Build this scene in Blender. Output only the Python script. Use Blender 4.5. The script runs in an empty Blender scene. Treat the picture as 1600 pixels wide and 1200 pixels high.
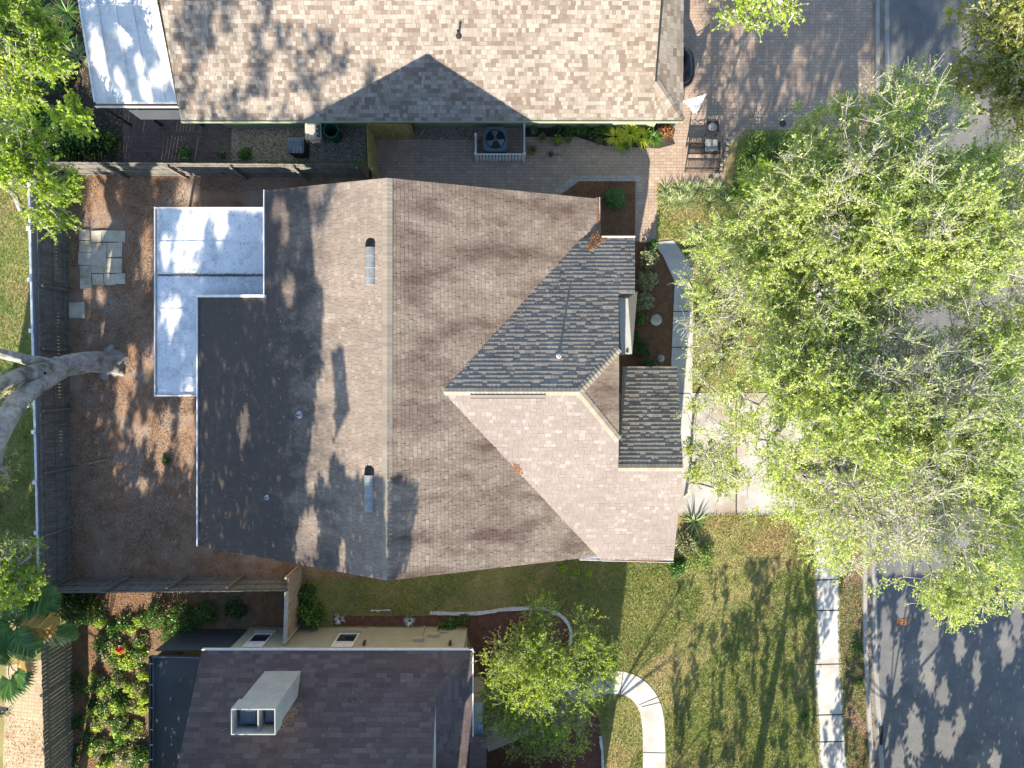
import bpy, math, random
import numpy as np
from mathutils import Vector
random.seed(7); rng = np.random.default_rng(7)
R = math.radians
sc = bpy.context.scene
col = sc.collection

# ------------------------------------------------------------------ camera, sky, sun, exposure
H = 29.0; F = 1067.0; TILT = -math.atan(25 / F)
cd = bpy.data.cameras.new("camera"); cam = bpy.data.objects.new("camera", cd); col.objects.link(cam)
cam.location = (0, 0, H); cam.rotation_euler = (TILT, 0, 0)
cd.sensor_width = 36; cd.lens = 36 * F / 1600; cd.clip_start = 0.1; cd.clip_end = 2000
sc.camera = cam
SUN_EL = 27.5; SUN_AZ = 10.5           # shadows run up the picture and 10.5 degrees to the right
w = bpy.data.worlds.new("World"); sc.world = w; w.use_nodes = True
nt = w.node_tree; bg = nt.nodes["Background"]
sky = nt.nodes.new("ShaderNodeTexSky"); sky.sky_type = 'NISHITA'; sky.sun_disc = False
sky.sun_elevation = R(SUN_EL); sky.sun_rotation = R(180 + SUN_AZ); sky.air_density = 1.0; sky.dust_density = .4; sky.ozone_density = 1.7
nt.links.new(sky.outputs[0], bg.inputs[0]); bg.inputs[1].default_value = 0.13
sl = bpy.data.lights.new("sun", 'SUN'); sl.energy = 5.0; sl.angle = R(0.5); sl.color = (1, 0.91, 0.77)
so = bpy.data.objects.new("sun", sl); col.objects.link(so)
SD = Vector((-math.sin(R(SUN_AZ)) * math.cos(R(SUN_EL)), -math.cos(R(SUN_AZ)) * math.cos(R(SUN_EL)), math.sin(R(SUN_EL))))
so.rotation_euler = SD.to_track_quat('Z', 'Y').to_euler(); so.location = SD * 60
sc.view_settings.view_transform = 'Standard'; sc.view_settings.look = 'None'; sc.view_settings.gamma = 1
sc.view_settings.exposure = 1.5
sc.cycles.max_bounces = 5; sc.cycles.diffuse_bounces = 2; sc.cycles.transparent_max_bounces = 4
SDn = np.array(SD)

# ------------------------------------------------------------------ pixel <-> world helpers (1600 x 1200 photo grid)
ca, sa = math.cos(TILT), math.sin(TILT)
def ray(px, py):
    x = (px - 800) / F; y = (600 - py) / F
    return (x, y * ca + sa, y * sa - ca)
def P(px, py, z=0.0):
    d = ray(px, py); t = (z - H) / d[2]
    return Vector((d[0] * t, d[1] * t, z))
def PL(px, py, pl):                    # on plane z = a x + b y + c
    d = ray(px, py); a, b, c = pl
    t = (c - H) / (d[2] - a * d[0] - b * d[1])
    return Vector((d[0] * t, d[1] * t, H + d[2] * t))
def PY(px, py, y):                     # on the vertical plane at y
    d = ray(px, py); t = y / d[1]
    return Vector((d[0] * t, y, H + d[2] * t))
def proj(p):                           # array (n,3) -> px,py
    p = np.asarray(p, float); x = p[:, 0]; y = p[:, 1]; z = p[:, 2] - H
    yc = y * ca + z * sa; zc = -y * sa + z * ca
    return 800 + F * x / -zc, 600 - F * yc / -zc
def inpoly(px, py, poly):
    px = np.asarray(px, float); py = np.asarray(py, float); r = np.zeros(px.shape, bool); n = len(poly)
    for i in range(n):
        x0, y0 = poly[i][:2]; x1, y1 = poly[(i + 1) % n][:2]
        if y0 == y1: continue
        c = ((y0 > py) != (y1 > py)) & (px < (x1 - x0) * (py - y0) / (y1 - y0) + x0)
        r ^= c
    return r

# ------------------------------------------------------------------ materials
MATS = {}
def new_mat(name):
    m = bpy.data.materials.new(name); m.use_nodes = True
    t = m.node_tree; b = t.nodes["Principled BSDF"]; MATS[name] = m
    return m, t, b
def N(t, typ, **kw):
    n = t.nodes.new(typ)
    for k, v in kw.items():
        if k in n.inputs: n.inputs[k].default_value = v
        else: setattr(n, k, v)
    return n
def coords(t, scale=(1, 1, 1), rot=0.0):
    g = N(t, "ShaderNodeNewGeometry"); mp = N(t, "ShaderNodeMapping")
    mp.inputs["Scale"].default_value = scale; mp.inputs["Rotation"].default_value = (0, 0, rot)
    t.links.new(g.outputs["Position"], mp.inputs["Vector"])
    return mp.outputs[0]
def noise(t, vec, scale, detail=4, rough=.6):
    n = N(t, "ShaderNodeTexNoise"); n.inputs["Scale"].default_value = scale
    n.inputs["Detail"].default_value = detail; n.inputs["Roughness"].default_value = rough
    t.links.new(vec, n.inputs["Vector"]); return n.outputs["Fac"]
def ramp(t, fac, stops):
    r = N(t, "ShaderNodeValToRGB"); e = r.color_ramp.elements
    while len(e) < len(stops): e.new(.5)
    for i, (p, c) in enumerate(stops):
        e[i].position = p; e[i].color = (*c, 1) if len(c) == 3 else c
    t.links.new(fac, r.inputs[0]); return r.outputs[0]
def mix(t, fac, a, b, mode='MIX'):
    m = N(t, "ShaderNodeMixRGB", blend_type=mode)
    for s, v in ((0, fac), (1, a), (2, b)):
        if isinstance(v, (float, int)): m.inputs[s].default_value = v
        elif isinstance(v, tuple): m.inputs[s].default_value = (*v, 1)
        else: t.links.new(v, m.inputs[s])
    return m.outputs[0]
def bump(t, b, h, strength=.5, dist=.01):
    n = N(t, "ShaderNodeBump"); n.inputs["Strength"].default_value = strength; n.inputs["Distance"].default_value = dist
    t.links.new(h, n.inputs["Height"]); t.links.new(n.outputs[0], b.inputs["Normal"])
def rough_mat(name, c1, c2, scale=3, fine=40, rough=.9, bmp=.4, stain=None, sscale=.6, lo=.35, hi=.65, metallic=0, aniso=(1, 1, 1), bdist=.02):
    m, t, b = new_mat(name); v = coords(t, aniso)
    c = ramp(t, noise(t, v, scale, 6, .65), [(lo, c1), (hi, c2)])
    f = noise(t, v, fine, 3, .7)
    c = mix(t, .5, c, ramp(t, f, [(.3, (.45,) * 3), (.7, (1.25,) * 3)]), 'MULTIPLY')
    if stain:
        c = mix(t, ramp(t, noise(t, v, sscale, 5, .6), [(.5, (0,) * 3), (.68, (1,) * 3)]), c, stain)
    t.links.new(c, b.inputs["Base Color"]); b.inputs["Roughness"].default_value = rough; b.inputs["Metallic"].default_value = metallic
    if bmp: bump(t, b, f, bmp, bdist)
    return m
def plain(name, c, rough=.6, metallic=0, spec=.5, var=.12):
    m, t, b = new_mat(name); v = coords(t)
    k = tuple(x * (1 - var) for x in c); k2 = tuple(min(1, x * (1 + var)) for x in c)
    t.links.new(ramp(t, noise(t, v, 5, 4), [(.3, k), (.7, k2)]), b.inputs["Base Color"])
    b.inputs["Roughness"].default_value = rough; b.inputs["Metallic"].default_value = metallic
    return m
def shingle_mat(name, stops, streak=None, streak_scale=(.5, 6, 1), sfac=.5, eave=None):
    m, t, b = new_mat(name); g = N(t, "ShaderNodeNewGeometry")
    c = ramp(t, g.outputs["Random Per Island"], stops)
    v = coords(t)
    c = mix(t, .6, c, ramp(t, noise(t, v, 60, 3, .7), [(.25, (.6,) * 3), (.75, (1.25,) * 3)]), 'MULTIPLY')
    c = mix(t, .7, c, ramp(t, noise(t, v, .55, 5, .6), [(.3, (.78,) * 3), (.7, (1.12,) * 3)]), 'MULTIPLY')
    if streak:
        s = noise(t, coords(t, streak_scale), 1.0, 6, .65)
        k = ramp(t, s, [(.43, (0,) * 3), (.66, (sfac,) * 3)])
        c = mix(t, k, c, streak)
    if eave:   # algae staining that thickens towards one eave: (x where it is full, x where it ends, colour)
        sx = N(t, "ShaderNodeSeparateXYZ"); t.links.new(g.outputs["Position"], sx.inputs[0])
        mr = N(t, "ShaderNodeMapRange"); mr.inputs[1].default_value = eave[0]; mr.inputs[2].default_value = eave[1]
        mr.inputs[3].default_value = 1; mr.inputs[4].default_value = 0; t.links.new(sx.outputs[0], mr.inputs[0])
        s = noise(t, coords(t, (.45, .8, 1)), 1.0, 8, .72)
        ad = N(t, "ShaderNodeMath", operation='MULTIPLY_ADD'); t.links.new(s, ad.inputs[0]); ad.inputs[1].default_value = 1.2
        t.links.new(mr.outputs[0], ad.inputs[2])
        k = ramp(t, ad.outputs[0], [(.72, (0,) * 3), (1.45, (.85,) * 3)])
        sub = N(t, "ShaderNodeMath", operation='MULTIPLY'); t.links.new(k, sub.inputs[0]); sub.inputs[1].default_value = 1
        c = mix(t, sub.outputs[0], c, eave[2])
    t.links.new(c, b.inputs["Base Color"]); b.inputs["Roughness"].default_value = .95
    bump(t, b, noise(t, v, 90, 2), .35, .01)
    return m
def leaf_mat(name, cols, trans=.35, rough=.5):
    m, t, b = new_mat(name); g = N(t, "ShaderNodeNewGeometry")
    n = len(cols); c = ramp(t, g.outputs["Random Per Island"], [(i / max(1, n - 1), cols[i]) for i in range(n)])
    v = coords(t)
    c = mix(t, .8, c, ramp(t, noise(t, v, .8, 3), [(.3, (.7, .78, .7)), (.7, (1.2, 1.12, 1.05))]), 'MULTIPLY')
    t.links.new(c, b.inputs["Base Color"]); b.inputs["Roughness"].default_value = rough
    tr = N(t, "ShaderNodeBsdfTranslucent"); t.links.new(mix(t, 1.0, c, (1.15, 1.25, .45), 'MULTIPLY'), tr.inputs[0])
    ms = N(t, "ShaderNodeMixShader"); ms.inputs[0].default_value = trans
    t.links.new(b.outputs[0], ms.inputs[1]); t.links.new(tr.outputs[0], ms.inputs[2])
    t.links.new(ms.outputs[0], t.nodes["Material Output"].inputs[0])
    return m
def paver_mat(name, cols, mortar, bw=.24, rh=.12, rot=0.0, stain=None):
    m, t, b = new_mat(name); v = coords(t, rot=rot)
    bt = N(t, "ShaderNodeTexBrick"); t.links.new(v, bt.inputs["Vector"])
    bt.offset = .5; bt.squash = .55; bt.squash_frequency = 2
    bt.inputs["Color1"].default_value = (0, 0, 0, 1); bt.inputs["Color2"].default_value = (1, 1, 1, 1); bt.inputs["Mortar"].default_value = (.5, .5, .5, 1)
    bt.inputs["Scale"].default_value = 1; bt.inputs["Brick Width"].default_value = bw; bt.inputs["Row Height"].default_value = rh
    bt.inputs["Mortar Size"].default_value = .006; bt.inputs["Mortar Smooth"].default_value = .3
    c = ramp(t, bt.outputs["Color"], [(i / (len(cols) - 1), cols[i]) for i in range(len(cols))])
    c = mix(t, .6, c, ramp(t, noise(t, v, 1.2, 5), [(.3, (.75, .74, .76)), (.7, (1.15, 1.12, 1.08))]), 'MULTIPLY')
    c = mix(t, .5, c, ramp(t, noise(t, v, 50, 3), [(.3, (.65,) * 3), (.7, (1.2,) * 3)]), 'MULTIPLY')
    c = mix(t, bt.outputs["Fac"], c, mortar)
    if stain: c = mix(t, ramp(t, noise(t, v, .8, 5), [(.52, (0,) * 3), (.66, (.8,) * 3)]), c, stain)
    t.links.new(c, b.inputs["Base Color"]); b.inputs["Roughness"].default_value = .9
    iv = N(t, "ShaderNodeMath", operation='SUBTRACT'); iv.inputs[0].default_value = 1; t.links.new(bt.outputs["Fac"], iv.inputs[1])
    bump(t, b, iv.outputs[0], .6, .01)
    return m
M = {}
def mats():
    M['grass'] = rough_mat('grass_ground', (.13, .16, .035), (.34, .28, .11), .6, 38, .95, .8, stain=(.32, .21, .11), sscale=.5)
    M['mulch'] = rough_mat('pine_mulch', (.21, .125, .075), (.38, .235, .145), 1.6, 26, .95, .9, stain=(.33, .26, .205), sscale=.6)
    M['redmulch'] = rough_mat('red_mulch', (.10, .042, .028), (.17, .08, .055), 3, 45, .95, .9)
    M['bed'] = rough_mat('bed_mulch', (.12, .055, .025), (.2, .105, .05), 3, 45, .95, .9)
    M['soil'] = rough_mat('leafy_soil', (.03, .026, .018), (.075, .055, .035), 2, 30, .95, .8)
    M['litter'] = rough_mat('leaf_litter_ground', (.13, .075, .04), (.24, .16, .09), 2.2, 30, .95, .9, stain=(.07, .09, .03), sscale=.7)
    M['gravel'] = rough_mat('pebble_gravel', (.10, .085, .07), (.3, .26, .21), 9, 26, .9, 1.0, lo=.4, hi=.62)
    M['asphalt'] = rough_mat('asphalt', (.115, .115, .115), (.165, .16, .15), .9, 30, .95, .6, stain=(.20, .187, .165), sscale=.5)
    M['concrete'] = rough_mat('concrete_walk', (.46, .43, .385), (.58, .55, .50), 1.3, 60, .9, .25, stain=(.37, .33, .28), sscale=.9)
    M['drive'] = rough_mat('concrete_drive', (.36, .33, .29), (.5, .46, .41), .9, 60, .9, .25, stain=(.30, .22, .16), sscale=.6)
    M['kerb'] = rough_mat('kerb_concrete', (.25, .235, .2), (.38, .35, .31), 1.6, 50, .9, .4)
    M['gutterc'] = rough_mat('gutter_concrete', (.15, .125, .10), (.25, .22, .18), 2, 50, .9, .4)
    M['pavers'] = paver_mat('walk_pavers', [(.36, .255, .185), (.42, .315, .235), (.39, .28, .21), (.46, .37, .28)], (.17, .13, .10), .24, .13)
    M['patio'] = paver_mat('old_brick_patio', [(.10, .07, .06), (.16, .115, .10), (.13, .09, .08)], (.045, .04, .035), .2, .1, .0)
    M['tanpavers'] = paver_mat('tan_pavers', [(.42, .33, .2), (.5, .4, .26), (.46, .37, .24)], (.24, .17, .10), .26, .16, .1, stain=(.28, .14, .06))
    M['border'] = paver_mat('paver_border', [(.36, .32, .29), (.44, .4, .36)], (.14, .12, .11), .2, .2)
    tan = [(0, (.245, .19, .145)), (.3, (.268, .209, .16)), (.8, (.29, .228, .176)), (1, (.34, .275, .217))]
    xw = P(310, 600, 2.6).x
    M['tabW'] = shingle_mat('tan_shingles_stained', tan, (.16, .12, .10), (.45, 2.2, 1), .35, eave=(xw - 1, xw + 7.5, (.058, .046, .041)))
    M['tabE'] = shingle_mat('tan_shingles_streaked', [(p, tuple(q * .9 for q in c)) for p, c in tan], (.09, .055, .042), (.12, 1.1, 1), .95)
    M['tabF'] = shingle_mat('tan_shingles_clean', [(0, (.215, .178, .155)), (.75, (.245, .205, .18)), (.86, (.245, .205, .18)), (.9, (.275, .235, .208)), (1, (.30, .262, .235))], (.19, .155, .14), (1, 1, 1), .4)
    M['tabN'] = shingle_mat('tan_shingles_north', [(0, (.25, .21, .17)), (1, (.31, .268, .22))], (.15, .13, .11), (2, .5, 1), .5)
    M['tabTop'] = shingle_mat('beige_blend_shingles', [(0, (.165, .125, .095)), (.3, (.22, .175, .137)), (.5, (.27, .225, .18)), (.8, (.30, .257, .21)), (1, (.335, .295, .245))])
    M['tabDark'] = shingle_mat('dark_brown_shingles', [(0, (.10, .07, .066)), (.6, (.13, .093, .088)), (1, (.175, .13, .122))], (.15, .12, .11), (.8, 2, 1), .35)
    M['cap'] = shingle_mat('ridge_cap_shingles', [(0, (.27, .225, .17)), (1, (.34, .29, .225))])
    M['capDark'] = shingle_mat('dark_ridge_cap_shingles', [(0, (.12, .085, .07)), (1, (.17, .13, .11))])
    M['slab'] = plain('roof_underside', (.10, .085, .075), .9)
    M['whiteroof'] = rough_mat('white_roof_membrane', (.72, .72, .71), (.82, .81, .79), 1, 30, .5, .1, stain=(.5, .5, .5), sscale=1.6)
    M['whitepaint'] = plain('white_painted_metal', (.72, .71, .69), .45)
    M['stucco'] = rough_mat('beige_stucco', (.35, .33, .25), (.41, .385, .295), 2, 70, .9, .3)
    M['stuccow'] = rough_mat('cream_stucco', (.38, .34, .27), (.46, .42, .34), 2, 70, .9, .3)
    M['greenwall'] = rough_mat('sage_green_wall', (.22, .26, .16), (.28, .32, .2), 2, 60, .9, .2)
    M['greyct'] = rough_mat('grey_render', (.34, .34, .32), (.42, .42, .39), 1.5, 60, .85, .2)
    M['fencewood'] = rough_mat('weathered_fence_wood', (.105, .098, .085), (.2, .185, .16), 6, 50, .9, .5, aniso=(1, 1, .25))
    M['fencetan'] = rough_mat('tan_fence_wood', (.26, .2, .125), (.4, .32, .22), 6, 50, .9, .5, aniso=(1, 1, .25))
    M['yellowwood'] = rough_mat('new_pine_fence', (.33, .25, .08), (.5, .38, .14), 6, 50, .85, .4, aniso=(1, 1, .25))
    M['greyboards'] = rough_mat('grey_deck_boards', (.13, .125, .11), (.21, .2, .17), 5, 50, .9, .4)
    M['vinyl'] = plain('white_vinyl', (.66, .67, .68), .5)
    M['bark'] = rough_mat('grey_oak_bark', (.26, .245, .225), (.50, .48, .45), 3, 15, .95, 1.0, stain=(.11, .11, .08), sscale=1.6, bdist=.08)
    M['twig'] = rough_mat('pale_twig_bark', (.34, .31, .27), (.56, .52, .46), 5, 40, .95, 0)
    M['twigb'] = rough_mat('brown_twig_bark', (.2, .165, .12), (.34, .29, .22), 5, 40, .95, 0)
    M['leafA'] = leaf_mat('spring_oak_leaves', [(.20, .29, .045), (.40, .50, .10), (.56, .64, .17), (.72, .76, .36)], .52)
    M['leafB'] = leaf_mat('deep_green_leaves', [(.03, .07, .015), (.06, .13, .03), (.1, .2, .04)], .3)
    M['leafC'] = leaf_mat('olive_gold_leaves', [(.22, .25, .05), (.38, .42, .08), (.5, .44, .12), (.46, .54, .12)], .45)
    M['leafD'] = leaf_mat('lime_leaves', [(.2, .32, .02), (.36, .50, .04), (.52, .6, .08)], .5)
    M['leafP'] = leaf_mat('palm_leaves', [(.04, .11, .02), (.08, .18, .03), (.13, .26, .04)], .25, .4)
    M['leafY'] = leaf_mat('yellow_green_strap_leaves', [(.3, .4, .03), (.48, .55, .05), (.6, .6, .12)], .3)
    M['leafR'] = leaf_mat('red_foliage', [(.16, .05, .03), (.3, .1, .05), (.2, .2, .05)], .3)
    M['leafO'] = leaf_mat('orange_dry_frond', [(.5, .26, .05), (.55, .36, .1)], .3)
    M['leafS'] = leaf_mat('variegated_leaves', [(.14, .19, .06), (.33, .36, .2), (.4, .3, .22)], .3)
    M['leafG'] = leaf_mat('pale_strap_leaves', [(.13, .2, .06), (.3, .36, .16), (.45, .48, .28)], .3)
    M['blade'] = leaf_mat('grass_blades', [(.22, .25, .06), (.38, .36, .13), (.5, .42, .22), (.2, .3, .05)], .25, .7)
    M['bladeG'] = leaf_mat('green_grass_blades', [(.09, .16, .03), (.17, .27, .05), (.26, .33, .08)], .25, .7)
    M['chip'] = leaf_mat('dry_litter_flakes', [(.10, .05, .03), (.22, .12, .07), (.32, .25, .18), (.42, .36, .28)], 0, .9)
    M['chipO'] = leaf_mat('rust_leaf_flakes', [(.22, .08, .03), (.38, .16, .06), (.3, .13, .07)], 0, .9)
    M['chipR'] = leaf_mat('red_mulch_flakes', [(.08, .025, .016), (.17, .06, .04)], 0, .9)
    M['chipD'] = leaf_mat('dark_twig_flakes', [(.08, .06, .05), (.16, .13, .1)], 0, .9)
    M['chipL'] = leaf_mat('pale_twig_flakes', [(.3, .27, .22), (.5, .46, .4)], 0, .9)
    M['stones'] = leaf_mat('pebbles', [(.10, .08, .06), (.28, .23, .18), (.42, .37, .31), (.2, .17, .15)], 0, .7)
    M['flag'] = rough_mat('flagstone', (.48, .43, .33), (.64, .59, .47), 2.5, 40, .85, .3, stain=(.3, .24, .13), sscale=1.1)
    M['iron'] = plain('brown_cast_iron', (.075, .058, .05), .5, .3)
    M['cushion'] = plain('grey_seat_cushion', (.26, .26, .23), .9)
    M['darkglass'] = plain('dark_glass', (.015, .02, .028), .08, 0)
    M['carpaint'] = plain('black_car_paint', (.008, .008, .011), .12, .3)
    M['chrome'] = plain('bright_trim', (.6, .6, .62), .25, .8)
    M['acmetal'] = plain('blue_grey_metal', (.13, .17, .21), .5, .3)
    M['darkplastic'] = plain('black_plastic', (.014, .016, .016), .5)
    M['bluegreyplastic'] = plain('slate_bin_lid', (.10, .135, .18), .5)
    M['greybin'] = plain('pale_grey_bin_lid', (.42, .40, .37), .55)
    M['greenplastic'] = plain('green_barrel_plastic', (.006, .10, .055), .5)
    M['terracotta'] = plain('clay_pot', (.26, .15, .09), .85)
    M['pot'] = plain('grey_pot', (.12, .125, .11), .8)
    M['vent'] = rough_mat('galvanised_vent_metal', (.22, .22, .215), (.33, .33, .32), 4, 40, .5, .1, metallic=.3)
    M['lead'] = plain('grey_pipe_flashing', (.42, .42, .42), .6)
    M['hole'] = plain('dark_opening', (.012, .012, .014), .9)
    M['cloth'] = plain('white_cloth', (.8, .8, .8), .8, var=.03)
    M['screen'] = rough_mat('dark_patio_screen', (.035, .042, .05), (.06, .068, .075), .8, 50, .6, .1)
    M['alum'] = plain('black_aluminium_frame', (.03, .032, .035), .5)
    M['red'] = plain('red_petals', (.6, .03, .02), .6)
    M['gold'] = plain('yellow_curb_stain', (.45, .33, .1), .9)
    M['edging'] = rough_mat('white_stone_edging', (.45, .46, .48), (.65, .66, .68), 6, 40, .8, .4)
    M['white_coral'] = plain('white_spiky_plant', (.55, .57, .58), .8)
    M['manhole'] = plain('dark_drain_lid', (.045, .055, .055), .7)
    M['bluetrim'] = plain('blue_glass', (.12, .24, .38), .15)
mats()

# ------------------------------------------------------------------ mesh builder
class MB:
    def __init__(s): s.v = []; s.f = []; s.m = []; s.n = 0
    def add(s, v, f, mi=0):
        v = [tuple(p) for p in v]; b = s.n; s.v += v; s.n += len(v)
        s.f += [tuple(i + b for i in q) for q in f]; s.m += [mi] * len(f); return s
    def box(s, x0, x1, y0, y1, z0, z1, mi=0):
        v = [(x0, y0, z0), (x1, y0, z0), (x1, y1, z0), (x0, y1, z0), (x0, y0, z1), (x1, y0, z1), (x1, y1, z1), (x0, y1, z1)]
        return s.add(v, [(0, 3, 2, 1), (4, 5, 6, 7), (0, 1, 5, 4), (1, 2, 6, 5), (2, 3, 7, 6), (3, 0, 4, 7)], mi)
    def bar(s, a, b, wd, ht, up=(0, 0, 1), mi=0):        # box beam from a to b
        a = Vector(a); b = Vector(b); d = (b - a).normalized(); up = Vector(up)
        if abs(d.dot(up)) > .98: up = Vector((1, 0, 0))
        sx = d.cross(up).normalized() * wd / 2; sy = sx.cross(d).normalized() * ht / 2
        v = []
        for p in (a, b): v += [p - sx - sy, p + sx - sy, p + sx + sy, p - sx + sy]
        return s.add(v, [(3, 2, 1, 0), (4, 5, 6, 7), (0, 1, 5, 4), (1, 2, 6, 5), (2, 3, 7, 6), (3, 0, 4, 7)], mi)
    def prism(s, poly, z0, z1, mi=0):
        n = len(poly); ar = sum(poly[i][0] * poly[(i + 1) % n][1] - poly[(i + 1) % n][0] * poly[i][1] for i in range(n))
        if ar < 0: poly = list(reversed(poly))
        v = [(p[0], p[1], z0) for p in poly] + [(p[0], p[1], z1) for p in poly]
        f = [tuple(range(n - 1, -1, -1)), tuple(range(n, 2 * n))] + [(i, (i + 1) % n, n + (i + 1) % n, n + i) for i in range(n)]
        return s.add(v, f, mi)
    def slab(s, poly, th, mi=0):                          # poly 3d, thickness downwards
        n = len(poly); poly = [Vector(p) for p in poly]
        ar = sum(poly[i][0] * poly[(i + 1) % n][1] - poly[(i + 1) % n][0] * poly[i][1] for i in range(n))
        if ar < 0: poly = list(reversed(poly))
        v = [(p[0], p[1], p[2] - th) for p in poly] + poly
        f = [tuple(range(n - 1, -1, -1)), tuple(range(n, 2 * n))] + [(i, (i + 1) % n, n + (i + 1) % n, n + i) for i in range(n)]
        return s.add(v, f, mi)
    def tube(s, pts, rad, n=8, cap=True, mi=0):
        pts = [Vector(p) for p in pts]; b = []; v = []
        if not isinstance(rad, (list, tuple)): rad = [rad] * len(pts)
        ref = Vector((0, 0, 1)) if abs((pts[-1] - pts[0]).normalized().z) < .9 else Vector((1, 0, 0))
        for i, p in enumerate(pts):
            d = (pts[min(i + 1, len(pts) - 1)] - pts[max(i - 1, 0)]).normalized()
            x = d.cross(ref).normalized(); y = x.cross(d)
            for k in range(n):
                a = 2 * math.pi * k / n; v.append(p + (x * math.cos(a) + y * math.sin(a)) * rad[i])
        f = [(i * n + k, i * n + (k + 1) % n, (i + 1) * n + (k + 1) % n, (i + 1) * n + k) for i in range(len(pts) - 1) for k in range(n)]
        if cap: f += [tuple(range(n - 1, -1, -1)), tuple(range((len(pts) - 1) * n, len(pts) * n))]
        return s.add(v, f, mi)
    def lathe(s, c, prof, n=20, mi=0):                    # prof [(r,z)]
        v = [(c[0] + r * math.cos(2 * math.pi * k / n), c[1] + r * math.sin(2 * math.pi * k / n), c[2] + z) for r, z in prof for k in range(n)]
        f = [(i * n + k, i * n + (k + 1) % n, (i + 1) * n + (k + 1) % n, (i + 1) * n + k) for i in range(len(prof) - 1) for k in range(n)]
        f.append(tuple(range((len(prof) - 1) * n, len(prof) * n)))
        return s.add(v, f, mi)
    def build(s, name, mat, parent=None, smooth=False):
        me = bpy.data.meshes.new(name); v = np.array([tuple(p) for p in s.v], float)
        return finish(name, me, v, s.f, mat, parent, smooth, s.m)
def wloc(o):
    v = Vector((0, 0, 0))
    while o is not None: v += o.location; o = o.parent
    return v
def finish(name, me, v, f, mat, parent, smooth=False, mi=None):
    if parent is not None: org = np.array(wloc(parent))
    else: org = np.array([(v[:, 0].min() + v[:, 0].max()) / 2, (v[:, 1].min() + v[:, 1].max()) / 2, v[:, 2].min()])
    me.from_pydata((v - org).tolist(), [], f)
    for mm in (mat if isinstance(mat, (list, tuple)) else [mat]): me.materials.append(mm)
    if mi is not None and len(set(mi)) > 1: me.polygons.foreach_set("material_index", mi)
    if smooth: me.polygons.foreach_set("use_smooth", [True] * len(me.polygons))
    o = bpy.data.objects.new(name, me); col.objects.link(o)
    if parent is not None: o.parent = parent
    else: o.location = org
    return o
def mesh_np(name, v, f, mat, parent=None):
    """fast mesh: v (n,3), f (m,k) with constant k"""
    v = np.asarray(v, np.float64); f = np.asarray(f, np.int32)
    if parent is not None: org = np.array(wloc(parent))
    else: org = np.array([(v[:, 0].min() + v[:, 0].max()) / 2, (v[:, 1].min() + v[:, 1].max()) / 2, v[:, 2].min()])
    me = bpy.data.meshes.new(name); me.vertices.add(len(v)); me.vertices.foreach_set("co", (v - org).astype(np.float32).ravel())
    k = f.shape[1]; me.loops.add(f.size); me.loops.foreach_set("vertex_index", f.ravel())
    me.polygons.add(len(f)); me.polygons.foreach_set("loop_start", np.arange(0, f.size, k, dtype=np.int32))
    me.polygons.foreach_set("loop_total", np.full(len(f), k, np.int32)); me.update(); me.validate()
    me.materials.append(mat); o = bpy.data.objects.new(name, me); col.objects.link(o)
    if parent is not None: o.parent = parent
    else: o.location = org
    return o
def tag(o, label=None, cat=None, group=None, kind=None):
    for k, v in (('label', label), ('category', cat), ('group', group), ('kind', kind)):
        if v: o[k] = v
    return o
def thing(name, label, cat, loc=(0, 0, 0), group=None):
    o = bpy.data.objects.new(name, None); col.objects.link(o); o.location = loc; o.empty_display_size = .3
    return tag(o, label, cat, group)

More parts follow.
